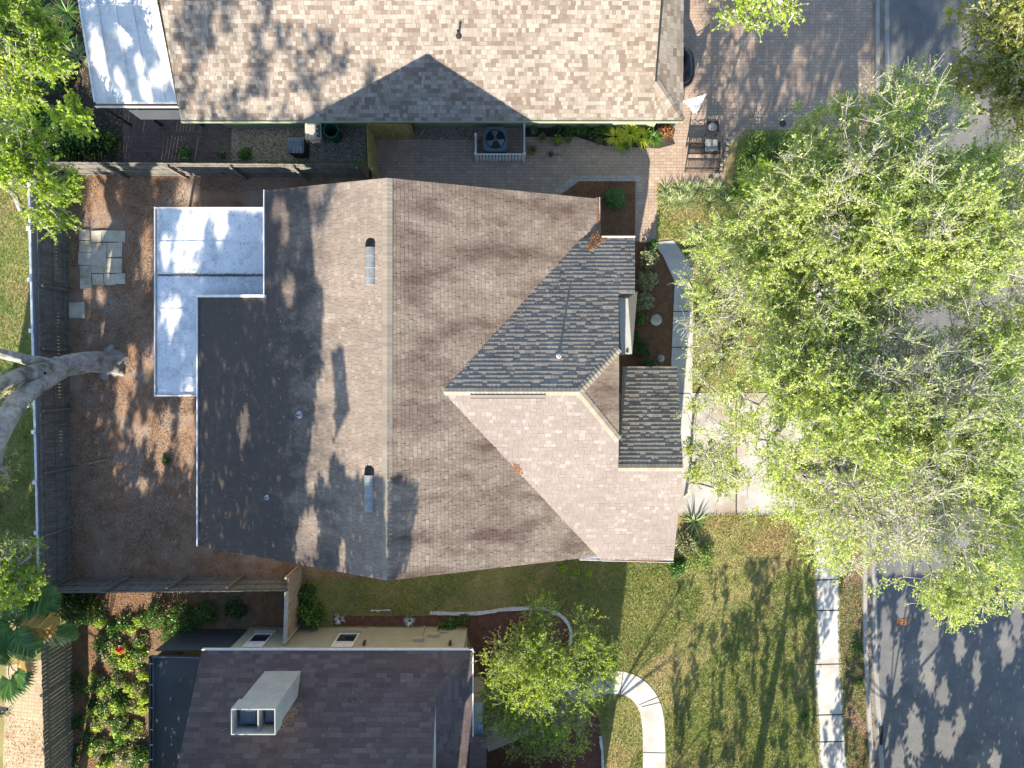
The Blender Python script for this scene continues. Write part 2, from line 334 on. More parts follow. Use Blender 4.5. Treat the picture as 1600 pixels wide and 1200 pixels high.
# ------------------------------------------------------------------ shingled roofs: every tab is modelled
def clip(poly, subj):
    out = subj; n = len(poly)
    for i in range(n):
        a = poly[i]; b = poly[(i + 1) % n]; ex, ey = b[0] - a[0], b[1] - a[1]; inp = out; out = []
        if not inp: return []
        for j in range(len(inp)):
            p = inp[j]; q = inp[(j + 1) % len(inp)]
            dp = ex * (p[1] - a[1]) - ey * (p[0] - a[0]); dq = ex * (q[1] - a[1]) - ey * (q[0] - a[0])
            if dp >= 0: out.append(p)
            if (dp >= 0) != (dq >= 0):
                t = dp / (dp - dq); out.append((p[0] + (q[0] - p[0]) * t, p[1] + (q[1] - p[1]) * t))
    return out
def shingles(name, polys, mat, parent, course=.145, tab=(.12, .34), th=.014, lift=.5, slab=.14, seed=1):
    """polys: convex 3-D polygons on one plane"""
    rnd = random.Random(seed); allp = [[Vector(p) for p in q] for q in polys]; mb = MB()
    q = allp[0]; best = None
    n = Vector((0, 0, 0))
    for i in range(len(q)):
        a = q[i]; b = q[(i + 1) % len(q)]; n += Vector(((a.y - b.y) * (a.z + b.z), (a.z - b.z) * (a.x + b.x), (a.x - b.x) * (a.y + b.y)))
    n.normalize()
    if n.z < 0: n = -n
    u = Vector((0, 0, 1)).cross(n); u = Vector((1, 0, 0)) if u.length < 1e-4 else u.normalized()
    v = n.cross(u); O = q[0]
    P2 = []
    for q in allp:
        p2 = [((p - O).dot(u), (p - O).dot(v)) for p in q]
        if sum(p2[i][0] * p2[(i + 1) % len(p2)][1] - p2[(i + 1) % len(p2)][0] * p2[i][1] for i in range(len(p2))) < 0: p2.reverse()
        P2.append(p2)
    vs = [p[1] for q in P2 for p in q]; us = [p[0] for q in P2 for p in q]
    v0 = min(vs); k = 0
    while v0 + k * course < max(vs):
        a = v0 + k * course; b = a + course; x = min(us) - rnd.random() * .3
        while x < max(us):
            wdt = rnd.uniform(*tab); hi = rnd.random() < lift
            tt = th * (rnd.uniform(.85, 1.15) if hi else rnd.uniform(.4, .6)); bb = a + (0 if hi else rnd.uniform(0, .012))
            for p2 in P2:
                c = clip(p2, [(x + .004, bb), (x + wdt - .004, bb), (x + wdt - .004, b), (x + .004, b)])
                if len(c) < 3: continue
                m = len(c); top = []; bot = []
                for (cu, cv) in c:
                    base = O + u * cu + v * cv; h = .002 + tt * (1 - (cv - a) / course) + .0005
                    top.append(base + n * h); bot.append(base)
                mb.add(top + bot, [tuple(range(m))] + [(i, m + i, m + (i + 1) % m, (i + 1) % m) for i in range(m)])
            x += wdt
        k += 1
    for q in allp: mb.slab([p - Vector((0, 0, .003)) for p in q], slab, 1)
    return mb.build(name, [mat, M['slab']], parent)
def ridge_cap(name, a, b, mat, parent, wd=.3, pitch=.42, step=.15, end=None):
    a = Vector(a); b = Vector(b); d = (b - a); L = d.length; d.normalize(); s = d.cross(Vector((0, 0, 1))).normalized(); mb = MB()
    k = 0
    while k * step < L:
        t0 = k * step; t1 = min(L, t0 + step * 1.08); h0 = .012; h1 = .034
        p0 = a + d * t0; p1 = a + d * t1; dz = wd / 2 * pitch
        up = Vector((0, 0, 1)); dn = Vector((0, 0, -dz))
        v = [p0 + up * h0, p1 + up * h1, p0 + s * wd / 2 + dn + up * h0, p1 + s * wd / 2 + dn + up * h1, p0 - s * wd / 2 + dn + up * h0, p1 - s * wd / 2 + dn + up * h1,
             p1, p1 + s * wd / 2 + dn, p1 - s * wd / 2 + dn]
        mb.add(v, [(0, 1, 3, 2), (1, 0, 4, 5), (1, 6, 7, 3), (6, 1, 5, 8)]); k += 1
    return mb.build(name, mat, parent)

# ------------------------------------------------------------------ ground sheets
def sheet(name, poly, z, mat, kind='structure', sub=0, thick=0):
    mb = MB(); q = [P(x, y, 0) for x, y in poly]
    n = len(q); ar = sum(q[i].x * q[(i + 1) % n].y - q[(i + 1) % n].x * q[i].y for i in range(n))
    if ar < 0: q.reverse()
    if thick: mb.prism([(p.x, p.y) for p in q], 0, z)
    else: mb.add([(p.x, p.y, z) for p in q], [tuple(range(n))])
    o = mb.build(name, mat); o['kind'] = kind; return o
g = MB(); g.add([(-400, -400, 0), (400, -400, 0), (400, 400, 0), (-400, 400, 0)], [(0, 1, 2, 3)]); g.build('ground', M['grass'])['kind'] = 'structure'
YARD = [(106, 262), (580, 262), (600, 600), (600, 905), (112, 905)]
sheet('backyard_ground', YARD, .004, M['mulch'])
BEDBL = [(112, 922), (450, 905), (470, 985), (390, 980), (240, 1025), (240, 1210), (112, 1210)]
sheet('side_yard_ground', BEDBL, .004, M['litter'])
sheet('shrub_bed_ground', [(-40, -40), (192, -40), (192, 256), (46, 256), (-40, 240)], .004, M['soil'])
sheet('brick_patio', [(192, 100), (362, 100), (362, 254), (192, 254)], .004, M['patio'])
GRAVEL = [(362, 185), (572, 185), (572, 252), (362, 252)]
sheet('gravel_bed', GRAVEL, .004, M['gravel'])
GRAVEL2 = [(645, 190), (745, 190), (745, 218), (645, 218)]
sheet('gravel_strip', GRAVEL2, .008, M['gravel'])
PAV = [(577, 180), (1060, 180), (1060, -60), (1366, -60), (1366, 203), (1165, 203), (1142, 225), (1130, 287), (1027, 287), (1024, 378), (992, 376), (993, 283), (905, 283), (868, 310), (577, 340)]
sheet('paver_walk', PAV, .004, M['pavers'])
sheet('paver_edge', [(896, 275), (1000, 275), (1000, 283), (905, 283), (872, 306), (866, 298)], .008, M['border'])
sheet('planting_bed_ground', [(820, 190), (945, 190), (1040, 190), (1055, 225), (1030, 232), (945, 228), (900, 214), (820, 214)], .008, M['soil'])
BEDC = [(905, 283), (993, 283), (992, 376), (860, 376), (868, 310)]
sheet('corner_bed_ground', BEDC, .004, M['bed'])
BEDF = [(985, 377), (1020, 379), (1036, 400), (1054, 440), (1048, 615), (960, 615), (960, 377)]
sheet('front_bed_ground', BEDF, .004, M['bed'])
sheet('front_path', [(1020, 379), (1052, 376), (1068, 398), (1084, 425), (1082, 600), (1078, 700), (1055, 700), (1055, 615), (1048, 615), (1049, 560), (1054, 440), (1036, 400)], .03, M['concrete'], thick=1)
sheet('driveway', [(1078, 614), (1346, 614), (1346, 803), (1060, 806), (1060, 700.5), (1078, 700.5)], .022, M['drive'], thick=1)
sheet('driveway_joint', [(1149, 614), (1151.2, 614), (1151.2, 804), (1149, 804)], .026, M['soil'])
sw = [(1270, 806), (1276, 1010), (1271, 1050), (1276, 1120), (1279, 1210)]; sw2 = [(1324, 1210), (1318, 1120), (1316, 1060), (1311, 1000), (1313, 900), (1311, 804)]
sheet('sidewalk', sw + sw2, .03, M['concrete'], thick=1)
for y in (861, 905, 953, 1037, 1116, 1158): sheet('sidewalk_joint', [(1271, y), (1318, y - 1), (1318, y + .8), (1271, y + 2)], .034, M['soil'])
sheet('sidewalk', [(1270, 300), (1310, 300), (1310, 613), (1270, 613)], .03, M['concrete'], thick=1)
VERGE = [(1312, 806), (1345, 806), (1352, 1100), (1362, 1210), (1325, 1210), (1316, 1060)]
sheet('verge_ground', VERGE, .006, M['litter'])
sheet('street', [(1374, -700), (3600, -700), (3600, 2600), (1385, 2600), (1376, 1150), (1370, 1000), (1369, 806), (1369, 600), (1381, 150)], .005, M['asphalt'])
kl = [(1366, -400), (1366, 200), (1350, 500), (1346, 806), (1347, 1000), (1352, 1100), (1362, 1260), (1375, 1500)]
mb = MB(); mg = MB(); mk = MB()
for (x0, y0), (x1, y1) in zip(kl[:-1], kl[1:]):
    a0, a1 = P(x0, y0), P(x1, y1)
    A = [P(x, y) for x, y in ((x0, y0), (x1, y1), (x1 + 6, y1), (x0 + 6, y0))]; mb.prism([(p.x, p.y) for p in A], 0, .13)
    A = [P(x, y) for x, y in ((x0 + 6, y0), (x1 + 6, y1), (x1 + 16, y1), (x0 + 16, y0))]; mg.prism([(p.x, p.y) for p in A], 0, .012)
    A = [P(x, y) for x, y in ((x0 + 16, y0), (x1 + 16, y1), (x1 + 23, y1), (x0 + 23, y0))]; mk.prism([(p.x, p.y) for p in A], 0, .02)
mb.build('kerb', M['kerb'])['kind'] = 'structure'; mg.build('kerb_gutter', M['gutterc'])['kind'] = 'structure'; mk.build('kerb_apron', M['kerb'])['kind'] = 'structure'
sheet('tan_patio', [(10, 1040), (72, 1030), (80, 1210), (4, 1210)], .006, M['tanpavers'])
RED = [(520, 962), (735, 962), (790, 952), (845, 949), (880, 958), (893, 985), (890, 1010), (870, 1050), (800, 1100), (757, 1130), (757, 1070), (725, 978), (520, 978)]
sheet('mulch_bed', RED, .005, M['redmulch'])
RED2 = [(757, 1165), (830, 1135), (925, 1100), (938, 1130), (940, 1210), (757, 1210)]
sheet('mulch_bed', RED2, .005, M['redmulch'])
# curved garden path
pc = [(757, 1158), (800, 1141), (850, 1117), (900, 1085), (935, 1067), (972, 1065), (998, 1077), (1015, 1100), (1021, 1130), (1022, 1170), (1022, 1240)]
def ribbon(pts, wpx):
    L = []; Rr = []
    for i, p in enumerate(pts):
        a = pts[max(0, i - 1)]; b = pts[min(len(pts) - 1, i + 1)]; dx, dy = b[0] - a[0], b[1] - a[1]; l = math.hypot(dx, dy)
        L.append((p[0] - dy / l * wpx / 2, p[1] + dx / l * wpx / 2)); Rr.append((p[0] + dy / l * wpx / 2, p[1] - dx / l * wpx / 2))
    return L, Rr
def smooth(pts, it=2):
    for _ in range(it):
        q = [pts[0]]
        for a, b in zip(pts[:-1], pts[1:]): q += [(a[0] * .75 + b[0] * .25, a[1] * .75 + b[1] * .25), (a[0] * .25 + b[0] * .75, a[1] * .25 + b[1] * .75)]
        pts = q + [pts[-1]]
    return pts
L, Rr = ribbon(smooth(pc), 35); sheet('garden_path', L + Rr[::-1], .03, M['concrete'], thick=1)
for (x0, y0, x1, y1) in ((974, 1047, 969, 1083), (998, 1101, 1031, 1087), (1002, 1104, 1035, 1096), (1004, 1175, 1040, 1176), (916, 1063, 928, 1090)):
    l = math.hypot(x1 - x0, y1 - y0); nx, ny = -(y1 - y0) / l * .6, (x1 - x0) / l * .6
    sheet('path_joint', [(x0 + nx, y0 + ny), (x1 + nx, y1 + ny), (x1 - nx, y1 - ny), (x0 - nx, y0 - ny)], .034, M['soil'])
for (x0, y0, x1, y1) in ((1054, 441, 1076, 430), (1050, 486, 1083, 486), (1049, 542, 1082, 542), (1060, 614, 1078, 614)):
    sheet('path_joint', [(x0, y0), (x1, y1), (x1, y1 + 1.3), (x0, y0 + 1.3)], .034, M['soil'])

# ================================================================== MAIN HOUSE
zR, zE = 6.3, 2.6
Rx = P(605, 590, zR).x; xW = P(310, 600, zE).x; mW = (zR - zE) / (Rx - xW)
xE = P(937, 311, 2.75).x; mE = (zR - 2.75) / (xE - Rx)
PW = (mW, 0, zR - mW * Rx); PE = (-mE, 0, zR + mE * Rx)
zF = 5.47; yF = P(690, 612, zF).y; yS = P(950, 876, 2.7).y; mf = (zF - 2.7) / (yF - yS)
PS = (0, mf, zF - mf * yF); PN = (0, -mf, zF + mf * yF)
house = thing('house', 'large tan shingled house in the middle with a cross gable, under the dappled shade', 'house', (-2, 0, 0))
wx = PL(310, 800, PW); nW = [PL(605, 278, PW), PL(415, 297.5, PW), PL(415, 465, PW), PL(310, 465, PW), PL(310, 853, PW), PL(605, 907, PW)]
ca_, cb_, cc_, cd_, ce_, cf_ = nW
mid1 = PL(605, 465, PW)
shingles('roof_slope', [[ca_, cb_, cc_, mid1], [mid1, PL(310, 465, PW), ce_, cf_]], M['tabW'], house, tab=(.12, .24), course=.14, seed=2)
shingles('roof_slope', [[PL(605, 278, PE), PL(937, 311, PE), PL(945, 868, PE), PL(605, 907, PE)]], M['tabE'], house, th=.02, tab=(.12, .24), course=.14, seed=3)
V0 = Vector((Rx + (zR - zF) / mE, yF, zF))
N1 = PL(945, 372, PN); V1N = Vector((Rx + (zR - N1.z) / mE, N1.y, N1.z))
S1 = PL(945, 877, PS); V1S = Vector((Rx + (zR - S1.z) / mE, S1.y, S1.z))
Hh = PL(905, 613, PS); Hh = Vector((Hh.x, yF, zF))
A2, B2 = PL(966, 731, PS), PL(1067, 733, PS); B2.y = A2.y; B2.z = A2.z
h1 = PL(967, 545, PN); h2 = PL(967, 688, PS)
e1 = PL(1052, 877, PS); SC = Vector((A2.x, e1.y, e1.z))
shingles('roof_slope', [[V0, V1S, SC, A2, h2, Hh], [A2, SC, e1, B2]], M['tabF'], house, tab=(.14, .27), th=.009, course=.14, seed=4)
b1, b2 = PL(966, 458, PN), PL(962, 372, PN)
shingles('roof_slope', [[V0, Hh, h1, b1, b2, V1N], [b1, PL(992, 458, PN), PL(992, 372, PN), b2]], M['tabN'], house, tab=(.12, .34), th=.024, lift=.82, course=.16, seed=5)
shingles('roof_slope', [[Hh, h1, h2]], M['tabE'], house, seed=6)
PP = (0, -mf, A2.z + mf * A2.y)
shingles('porch_roof', [[A2, B2, PL(1058, 573, PP), PL(973, 573, PP)]], M['tabN'], house, tab=(.12, .34), th=.024, lift=.82, course=.16, seed=7)
ridge_cap('ridge_cap', PL(605, 278, PW), PL(605, 907, PW), M['cap'], house, .34, .44)
ridge_cap('ridge_cap', V0 + Vector((.05, 0, 0)), Hh, M['cap'], house, .26, .4)
ridge_cap('hip_cap', Hh, h1, M['cap'], house, .28, .3)
ridge_cap('hip_cap', Hh, h2, M['cap'], house, .28, .3)
ridge_cap('ridge_cap', A2, B2, M['cap'], house, .26, .4)
# walls
mb = MB(); x0, x1 = xW + .5, xE - .5; y0, y1 = PL(310, 853, PW).y + .6, PL(310, 320, PW).y - .4
yT = P(415, 300, 3.9).y - .5
xm = PL(415, 400, PW).x + .4
def gable(mb, x, ya, yb, z0=0): pass
def wallpoly(mb, pts, d):      # vertical wall polygon (3-D) thickened along d
    p = [Vector(q) for q in pts]; q = [a + Vector(d) for a in p]; n = len(p)
    mb.add(p + q, [tuple(range(n)), tuple(range(2 * n - 1, n - 1, -1))] + [(i, n + i, n + (i + 1) % n, (i + 1) % n) for i in range(n)])
def zm(x): return (zR - mW * (Rx - x) if x < Rx else zR - mE * (x - Rx)) - .2
for yy, xs in ((P(605, 907, zR).y + .55, x0), (P(605, 278, zR).y - .6, xm)):
    wallpoly(mb, [(xs, yy, 0), (x1, yy, 0), (x1, yy, zm(x1)), (Rx, yy, zm(Rx)), (xs, yy, zm(xs))], (0, .15 if yy < 0 else -.15, 0))
ya, yb = P(605, 907, zR).y + .55, P(605, 278, zR).y - .6; yc = PL(310, 465, PW).y
mb.box(x0, x0 + .15, ya + .15, yc - .2, 0, zm(x0)); mb.box(xm, xm + .15, yc - .2, yb - .15, 0, zm(xm))
mb.box(x0 + .15, xm + .15, yc - .35, yc - .2, 0, zm(x0))
mb.box(x1 - .15, x1, ya + .15, yb - .15, 0, zm(x1))
xr = h1.x - .25; yN = PL(960, 372, PN).y - .4
mb.box(x1, xr, yN - .15, yN, 0, 2.9); mb.box(xr - .15, xr, A2.y, yN - .15, 0, 2.85)
xg = PL(1055, 820, PS).x - .35
mb.box(x1, xg, yS + .45, yS + .6, 0, 2.75); mb.box(xg - .15, xg, yS + .6, A2.y - .1, 0, 2.85)
wallpoly(mb, [(xg - .3, yS + .6, 2.7), (xg - .3, A2.y, 2.7), (xg - .3, A2.y, A2.z - .2)], (.12, 0, 0))
wallpoly(mb, [(xr - .15, h2.y, 2.852), (xr - .15, yN - .2, 2.852), (xr - .15, h1.y, h1.z - .25), (xr - .15, h2.y, h2.z - .25)], (.12, 0, 0))
mb.build('wall', M['stuccow'], house)
# gutters and drip edges
def gutter(a, b, parent, wd=.13, mat='whitepaint'):
    mb = MB(); a = Vector(a); b = Vector(b); d = (b - a).normalized(); s = d.cross(Vector((0, 0, 1))).normalized()
    mb.bar(a + s * wd, b + s * wd, .012, .11); mb.bar(a - s * 0, b - s * 0, .012, .11); mb.bar(a + s * wd / 2 - Vector((0, 0, .05)), b + s * wd / 2 - Vector((0, 0, .05)), wd, .012)
    return mb.build('gutter', M[mat], parent)
gutter(PL(937, 308, PE) - Vector((0, 0, .03)) , PL(937.5, 368, PE) - Vector((0, 0, .03)), house)
o = MB(); o.bar(PL(310, 465, PW) + Vector((-.02, 0, .0)), PL(310, 853, PW) + Vector((-.02, 0, .0)), .045, .16); o.build('drip_edge', M['whitepaint'], house)
o = MB(); o.bar(PL(309, 464, PW) + Vector((0, .03, .02)), PL(416, 464, PW) + Vector((0, .03, .02)), .09, .14); o.build('flashing', M['whitepaint'], house)
o = MB(); o.bar(PL(414, 297, PW) + Vector((-.02, 0, 0)), PL(414, 464, PW) + Vector((-.02, 0, 0)), .035, .14); o.build('drip_edge', M['whitepaint'], house)
gutter(P(1052, 878.5, 2.68), P(905, 874.5, 2.68), house)
o = MB(); o.bar(PL(940, 371, PN) + Vector((0, .02, 0)), PL(992, 371, PN) + Vector((0, .02, 0)), .05, .12); o.build('drip_edge', M['whitepaint'], house)
# rust streaks and litter in the valleys are made of flakes further down
# ridge vent on the front gable: a raised strip
o = MB(); a = PL(735, 621, PS); b = PL(852, 622, PS); b.y = a.y; b.z = a.z
o.bar(a + Vector((0, .04, .05)), b + Vector((0, .04, .05)), .10, .11); o.build('ridge_vent', M['cap'], house)
o = MB(); o.bar(a + Vector((0, -.02, .015)), b + Vector((0, -.02, .015)), .03, .03); o.build('vent_slot', M['hole'], house)
# long half-round roof vents
def halfvent(px, py0, py1, pl):
    a, b = PL(px, py0, pl), PL(px, py1, pl); n = Vector((-pl[0], -pl[1], 1)).normalized(); s = Vector((1, 0, pl[0])).normalized()
    r = .19; K = 12; v = []; t = thing_vent = MB()
    for p in (a + Vector((0, -.17, 0)), b): v += [p + s * r * math.cos(math.pi * k / K) + n * (r * .95 * math.sin(math.pi * k / K)) for k in range(K + 1)]
    t.add(v, [(k, k + 1, K + 2 + k, K + 1 + k) for k in range(K)] + [tuple(range(K + 1, 2 * K + 2))])
    o = t.build('roof_vent', M['vent'], house)
    m2 = MB(); q = a + Vector((0, -.16, 0)); q2 = a + n * .004
    v = [q + s * r * math.cos(math.pi * k / K) + n * (r * .9 * math.sin(math.pi * k / K)) for k in range(K + 1)]
    w_ = [q2 + s * r * 1.08 * math.cos(math.pi * k / K) + Vector((0, .0 + .17 * math.sin(math.pi * k / K), 0)) for k in range(K + 1)]
    m2.add(v + w_, [(k, k + 1, K + 2 + k, K + 1 + k) for k in range(K)]); m2.build('vent_mouth', M['hole'], o)
    for f in (.33, .6, .85):
        c = a.lerp(b, f); m3 = MB()
        m3.tube([c + s * (r + .004) * math.cos(math.pi * k / K) + n * ((r * .95 + .004) * math.sin(math.pi * k / K)) for k in range(K + 1)], .005, 4); m3.build('vent_band', M['lead'], o)
halfvent(579, 379, 445, PW); halfvent(577.5, 734, 799, PW)
def pipe(px, py, pl, r, h, parent, mat='lead'):
    c = PL(px, py, pl); mb = MB(); mb.lathe((c.x, c.y, c.z - .1), [(r * 2.6, .085), (r * 2.3, .13), (r * 1.15, .17), (r, .2), (r, .1 + h), (r * .7, .1 + h), (r * .7, .1 + h - .05)], 14)
    o = mb.build('vent_pipe', M[mat], parent); m2 = MB(); m2.lathe((c.x, c.y, c.z), [(r * .68, h - .049), (0.001, h - .048)], 12); m2.build('pipe_mouth', M['hole'], o)
pipe(469, 648, PW, .055, .35, house); pipe(418, 777, PW, .04, .25, house); pipe(873, 557, PN, .04, .32, house, 'whitepaint')
# chimney chase, its grey standing for shade on the top, with its flared shingled shoulder
ch = [P(966, 464, 3.6), P(982, 467, 3.6), P(987.5, 553, 3.6), P(970.5, 553, 3.6)]
mb = MB(); mb.prism([(p.x, p.y) for p in ch], 0, 3.6); mb.build('chimney', M['greyct'], house)
mb = MB(); q = [P(965, 459, 3.75), P(996, 455, 3.1), P(987.8, 553.5, 3.62), P(981.5, 466, 3.66), P(966, 463, 3.66)]
mb.slab([q[0], q[1], q[3], q[4]], .08); mb.slab([q[1], q[2], q[3]], .08); mb.build('chimney_shoulder', M['tabF'], house)
c = P(980, 549, 3.61); mb = MB(); mb.lathe(c, [(.05, 0), (.05, .04), (.001, .041)], 10); mb.build('chimney_stub', M['hole'], house)
# ------------------------------------------------------------------ white patio roof (L shape)
zw = 2.45
pr = thing('patio_roof', 'white L-shaped flat patio cover strewn with twigs against the tan house', 'patio cover', tuple(P(280, 450, 0)))
def wz(px): return 2.3 + (px - 242) / 170 * .22
def WP(px, py): return P(px, py, wz(px))
ys = [325, 378, 430, 483, 536, 589, 616]
mb = MB()
mb.slab([WP(246, 326), WP(414, 326), WP(414, 461), WP(312, 464), WP(246, 464)], .06)
mb.slab([WP(246, 464.2), WP(309, 464.2), WP(309, 616), WP(246, 616)], .06); mb.build('roof_panel', M['whiteroof'], pr)
for y in ys[1:-1]:
    mb = MB(); x1_ = 412 if y < 462 else 307; mb.bar(WP(247, y) + Vector((0, 0, .012)), WP(x1_, y) + Vector((0, 0, .012)), .035 if y != 430 else .07, .025); mb.build('seam', M['whiteroof' if y != 430 else 'chipD'], pr)
mb = MB(); e = [WP(243, 324), WP(243, 619)]; mb.bar(e[0], e[1], .03, .16); mb.bar(e[0] + Vector((.16, 0, -.05)), e[1] + Vector((.16, 0, -.05)), .02, .1); mb.bar(e[0] + Vector((.08, 0, -.1)), e[1] + Vector((.08, 0, -.1)), .15, .02); mb.build('gutter', M['whitepaint'], pr)
mb = MB(); mb.bar(e[0] + Vector((.11, -.05, -.08)), e[1] + Vector((.11, .05, -.08)), .06, .02); mb.build('gutter_litter', M['chipO'], pr)
mb = MB(); mb.bar(WP(242, 618), WP(309, 618), .06, .14); mb.bar(WP(242, 325), WP(414, 325), .04, .12); mb.build('fascia', M['whitepaint'], pr)
for (x, y) in ((247, 330), (247, 470), (247, 612)):
    c = WP(x, y); mb = MB(); mb.box(c.x - .02, c.x + .08, c.y - .05, c.y + .05, 0, 2.2); mb.build('post', M['whitepaint'], pr)

# ================================================================== TOP NEIGHBOUR HOUSE
mT = .4; zT = 2.6; yT0 = P(700, 190, zT).y; PT = (0, mT, zT - mT * yT0)
top = thing('house', 'beige blended shingle house along the top edge, crossed by a dark triangular shadow', 'house', (-3, 14, 0))
xl = PL(283, 189, PT).x; xh = P(1025, 128, 3.1).x; yr = 17.4; zr = zT + mT * (yr - yT0)
cor = P(1067, 190, zT); hp = PL(1025, 128, PT)
shingles('roof_slope', [[(xl, yT0, zT), (hp.x, yT0, zT), (hp.x, yr, zr), (xl, yr, zr)], [(hp.x, yT0, zT), cor, hp]], M['tabTop'], top, course=.145, tab=(.1, .28), th=.012, seed=11)
shingles('roof_slope', [[(cor.x, yT0, zT), (cor.x, 26, zT), (hp.x, 26, hp.z), (hp.x, hp.y, hp.z)]], M['tabTop'], top, course=.155, tab=(.12, .34), th=.012, seed=12)
mb = MB(); mb.slab([(xl, yr, zr), (hp.x, yr, zr), (hp.x, yr + 8, zr - 3.2), (xl, yr + 8, zr - 3.2)], .12); mb.build('rear_slope', M['tabTop'], top)
ridge_cap('hip_cap', hp, cor + Vector((-.02, .02, 0)), M['tabTop'], top, .34, .3)
mb = MB(); yw_ = P(700, 200, 0).y
mb.box(P(355, 200, 0).x, cor.x - .6, yw_, yw_ + .2, 0, 2.75); mb.box(xl + .5, P(355, 200, 0).x, yw_ + .9, yw_ + 1.1, 0, 2.9)
mb.box(P(355, 200, 0).x, P(355, 200, 0).x + .2, yw_ + .2, yw_ + .9, 0, 2.75)
mb.box(cor.x - .75, cor.x - .6, yw_ + .2, 26, 0, 2.55); mb.box(hp.x - .15, hp.x, hp.y + .3, 26, 2.6, hp.z + .02)
wallpoly(mb, [(hp.x - .12, hp.y + .5, hp.z), (hp.x - .12, yr + 7, hp.z), (hp.x - .12, yr + 7, zr - 3.1), (hp.x - .12, yr, zr - .2)], (.06, 0, 0)); mb.build('wall', M['greenwall'], top)
mb = MB(); mb.bar((xl, yT0 - .01, zT - .02), (cor.x, yT0 - .01, zT - .02), .04, .14); mb.build('fascia', M['greenwall'], top)
mb = MB(); mb.bar((hp.x - .02, hp.y, hp.z + .05), (hp.x - .02, yr, zr + .05), .05, .1); mb.build('rake_trim', M['hole'], top)
pipe(717, 56, PT, .045, .4, top, 'hole')
for i, (a_, b_) in enumerate(((P(690, 195, .9).x, P(780, 195, .9).x),)):
    mb = MB(); mb.tube([(a_, yw_ - .04, 1.9), (a_ + .5, yw_ - .05, 1.5), (a_ + 1.2, yw_ - .05, 1.6), (b_, yw_ - .05, 1.3)], .02, 6); mb.build('conduit', M['hole'], top)
ca2 = thing('patio_roof', 'pale blue-white flat patio roof beside the top house by the bushes', 'patio cover', tuple(P(210, 80, 0)))
def TP(px, py): return P(px, py, 3.3 - py / 162 * .95)
mb = MB(); mb.slab([TP(150, 162), TP(277, 162), TP(245, 0), TP(236, -45), TP(118, -45), TP(125, 0)], .08); mb.build('roof_panel', M['whiteroof'], ca2)
for fx in (.22, .45, .67, .86):
    a_ = TP(150 + 127 * fx, 160); b_ = TP(118 + 118 * fx, -45); mb = MB(); mb.bar(a_ + Vector((0, 0, .01)), b_ + Vector((0, 0, .01)), .03, .022); mb.build('seam', M['whiteroof'], ca2)
mb = MB(); mb.bar(TP(149, 164.5) + Vector((0, 0, -.03)), TP(279, 164.5) + Vector((0, 0, -.03)), .13, .03); mb.build('gutter_litter', M['chipO'], ca2)
mb = MB(); mb.bar(TP(149, 167) + Vector((0, 0, -.0)), TP(279, 167), .03, .14); mb.bar(TP(149, 160), TP(117, -45), .05, .14); mb.bar(TP(126, 7), TP(246, 7), .05, .06); mb.build('gutter', M['whitepaint'], ca2)
mb = MB(); q = [P(200, 172, 2.2), P(282, 172, 2.2), P(282, 186, 2.1), P(219, 186, 2.1)]
mb.slab(q, .05); mb.build('screen_panel', M['screen'], ca2)
for x in (152, 205, 275):
    c = TP(x, 164); mb = MB(); mb.box(c.x - .05, c.x + .05, c.y - .02, c.y + .08, 0, 2.25); mb.build('post', M['alum'], ca2)

# ================================================================== SOUTH NEIGHBOUR HOUSE
mS = .60; zS = 2.55; ySo = P(500, 1015, zS).y; PSo = (0, -mS, zS + mS * ySo)
south = thing('house', 'dark brown shingled house with an angled box chimney at the bottom edge', 'house', (-7, -15, 0))
ce = P(739, 1019, zS); ce.y = ySo; ke = .3
hk = PL(681, 1084, PSo); yr3 = ySo - 6.6; zr3 = zS + mS * 6.6
xw3 = P(316, 1013, zS).x
shingles('roof_slope', [[(xw3, ySo, zS), (xw3, yr3, zr3), (hk.x, yr3, zr3), (hk.x, ySo, zS)], [(hk.x, ySo, zS), hk, ce]], M['tabDark'], south, course=.17, tab=(.2, .6), th=.014, seed=21)
shingles('roof_slope', [[ce, hk, (hk.x, -24, hk.z), (ce.x, -24, zS)]], M['tabDark'], south, course=.16, tab=(.2, .5), th=.014, seed=22)
ridge_cap('hip_cap', hk, ce, M['capDark'], south, .3, .35, step=.18)
mb = MB(); mb.slab([(xw3, yr3, zr3), (hk.x, yr3, zr3), (hk.x, yr3 - 6.6, zS), (xw3, yr3 - 6.6, zS)], .12); mb.build('rear_slope', M['tabDark'], south)
mb = MB(); mb.bar((xw3, ySo + .01, zS - .02), (ce.x, ySo + .01, zS - .02), .05, .13); mb.bar((ce.x, ySo, zS - .03), (ce.x, -17, zS - .03), .04, .12); mb.build('drip_edge', M['whitepaint'], south)
mb = MB(); mb.bar((hk.x - .03, hk.y - .3, hk.z + .07), (hk.x - .03, yr3, hk.z + .07), .05, .12); mb.build('flashing', M['whitepaint'], south)
mb = MB(); wy = P(500, 980, 0).y; wx0 = P(392, 980, 0).x; wx1 = P(730, 980, 0).x
mb.box(wx0, wx1, wy - .2, wy, 0, 2.5); mb.box(wx0, wx0 + .2, -22, wy - .2, 0, 2.5); mb.box(wx1 - .2, wx1, -22, wy - .2, 0, 2.5)
wallpoly(mb, [(hk.x - .15, hk.y - .1, hk.z - .2), (hk.x - .15, -24, hk.z - .2), (hk.x - .15, yr3 - 6, zS + .3), (hk.x - .15, yr3, zr3 - .2)], (.1, 0, 0)); mb.build('wall', M['stucco'], south)
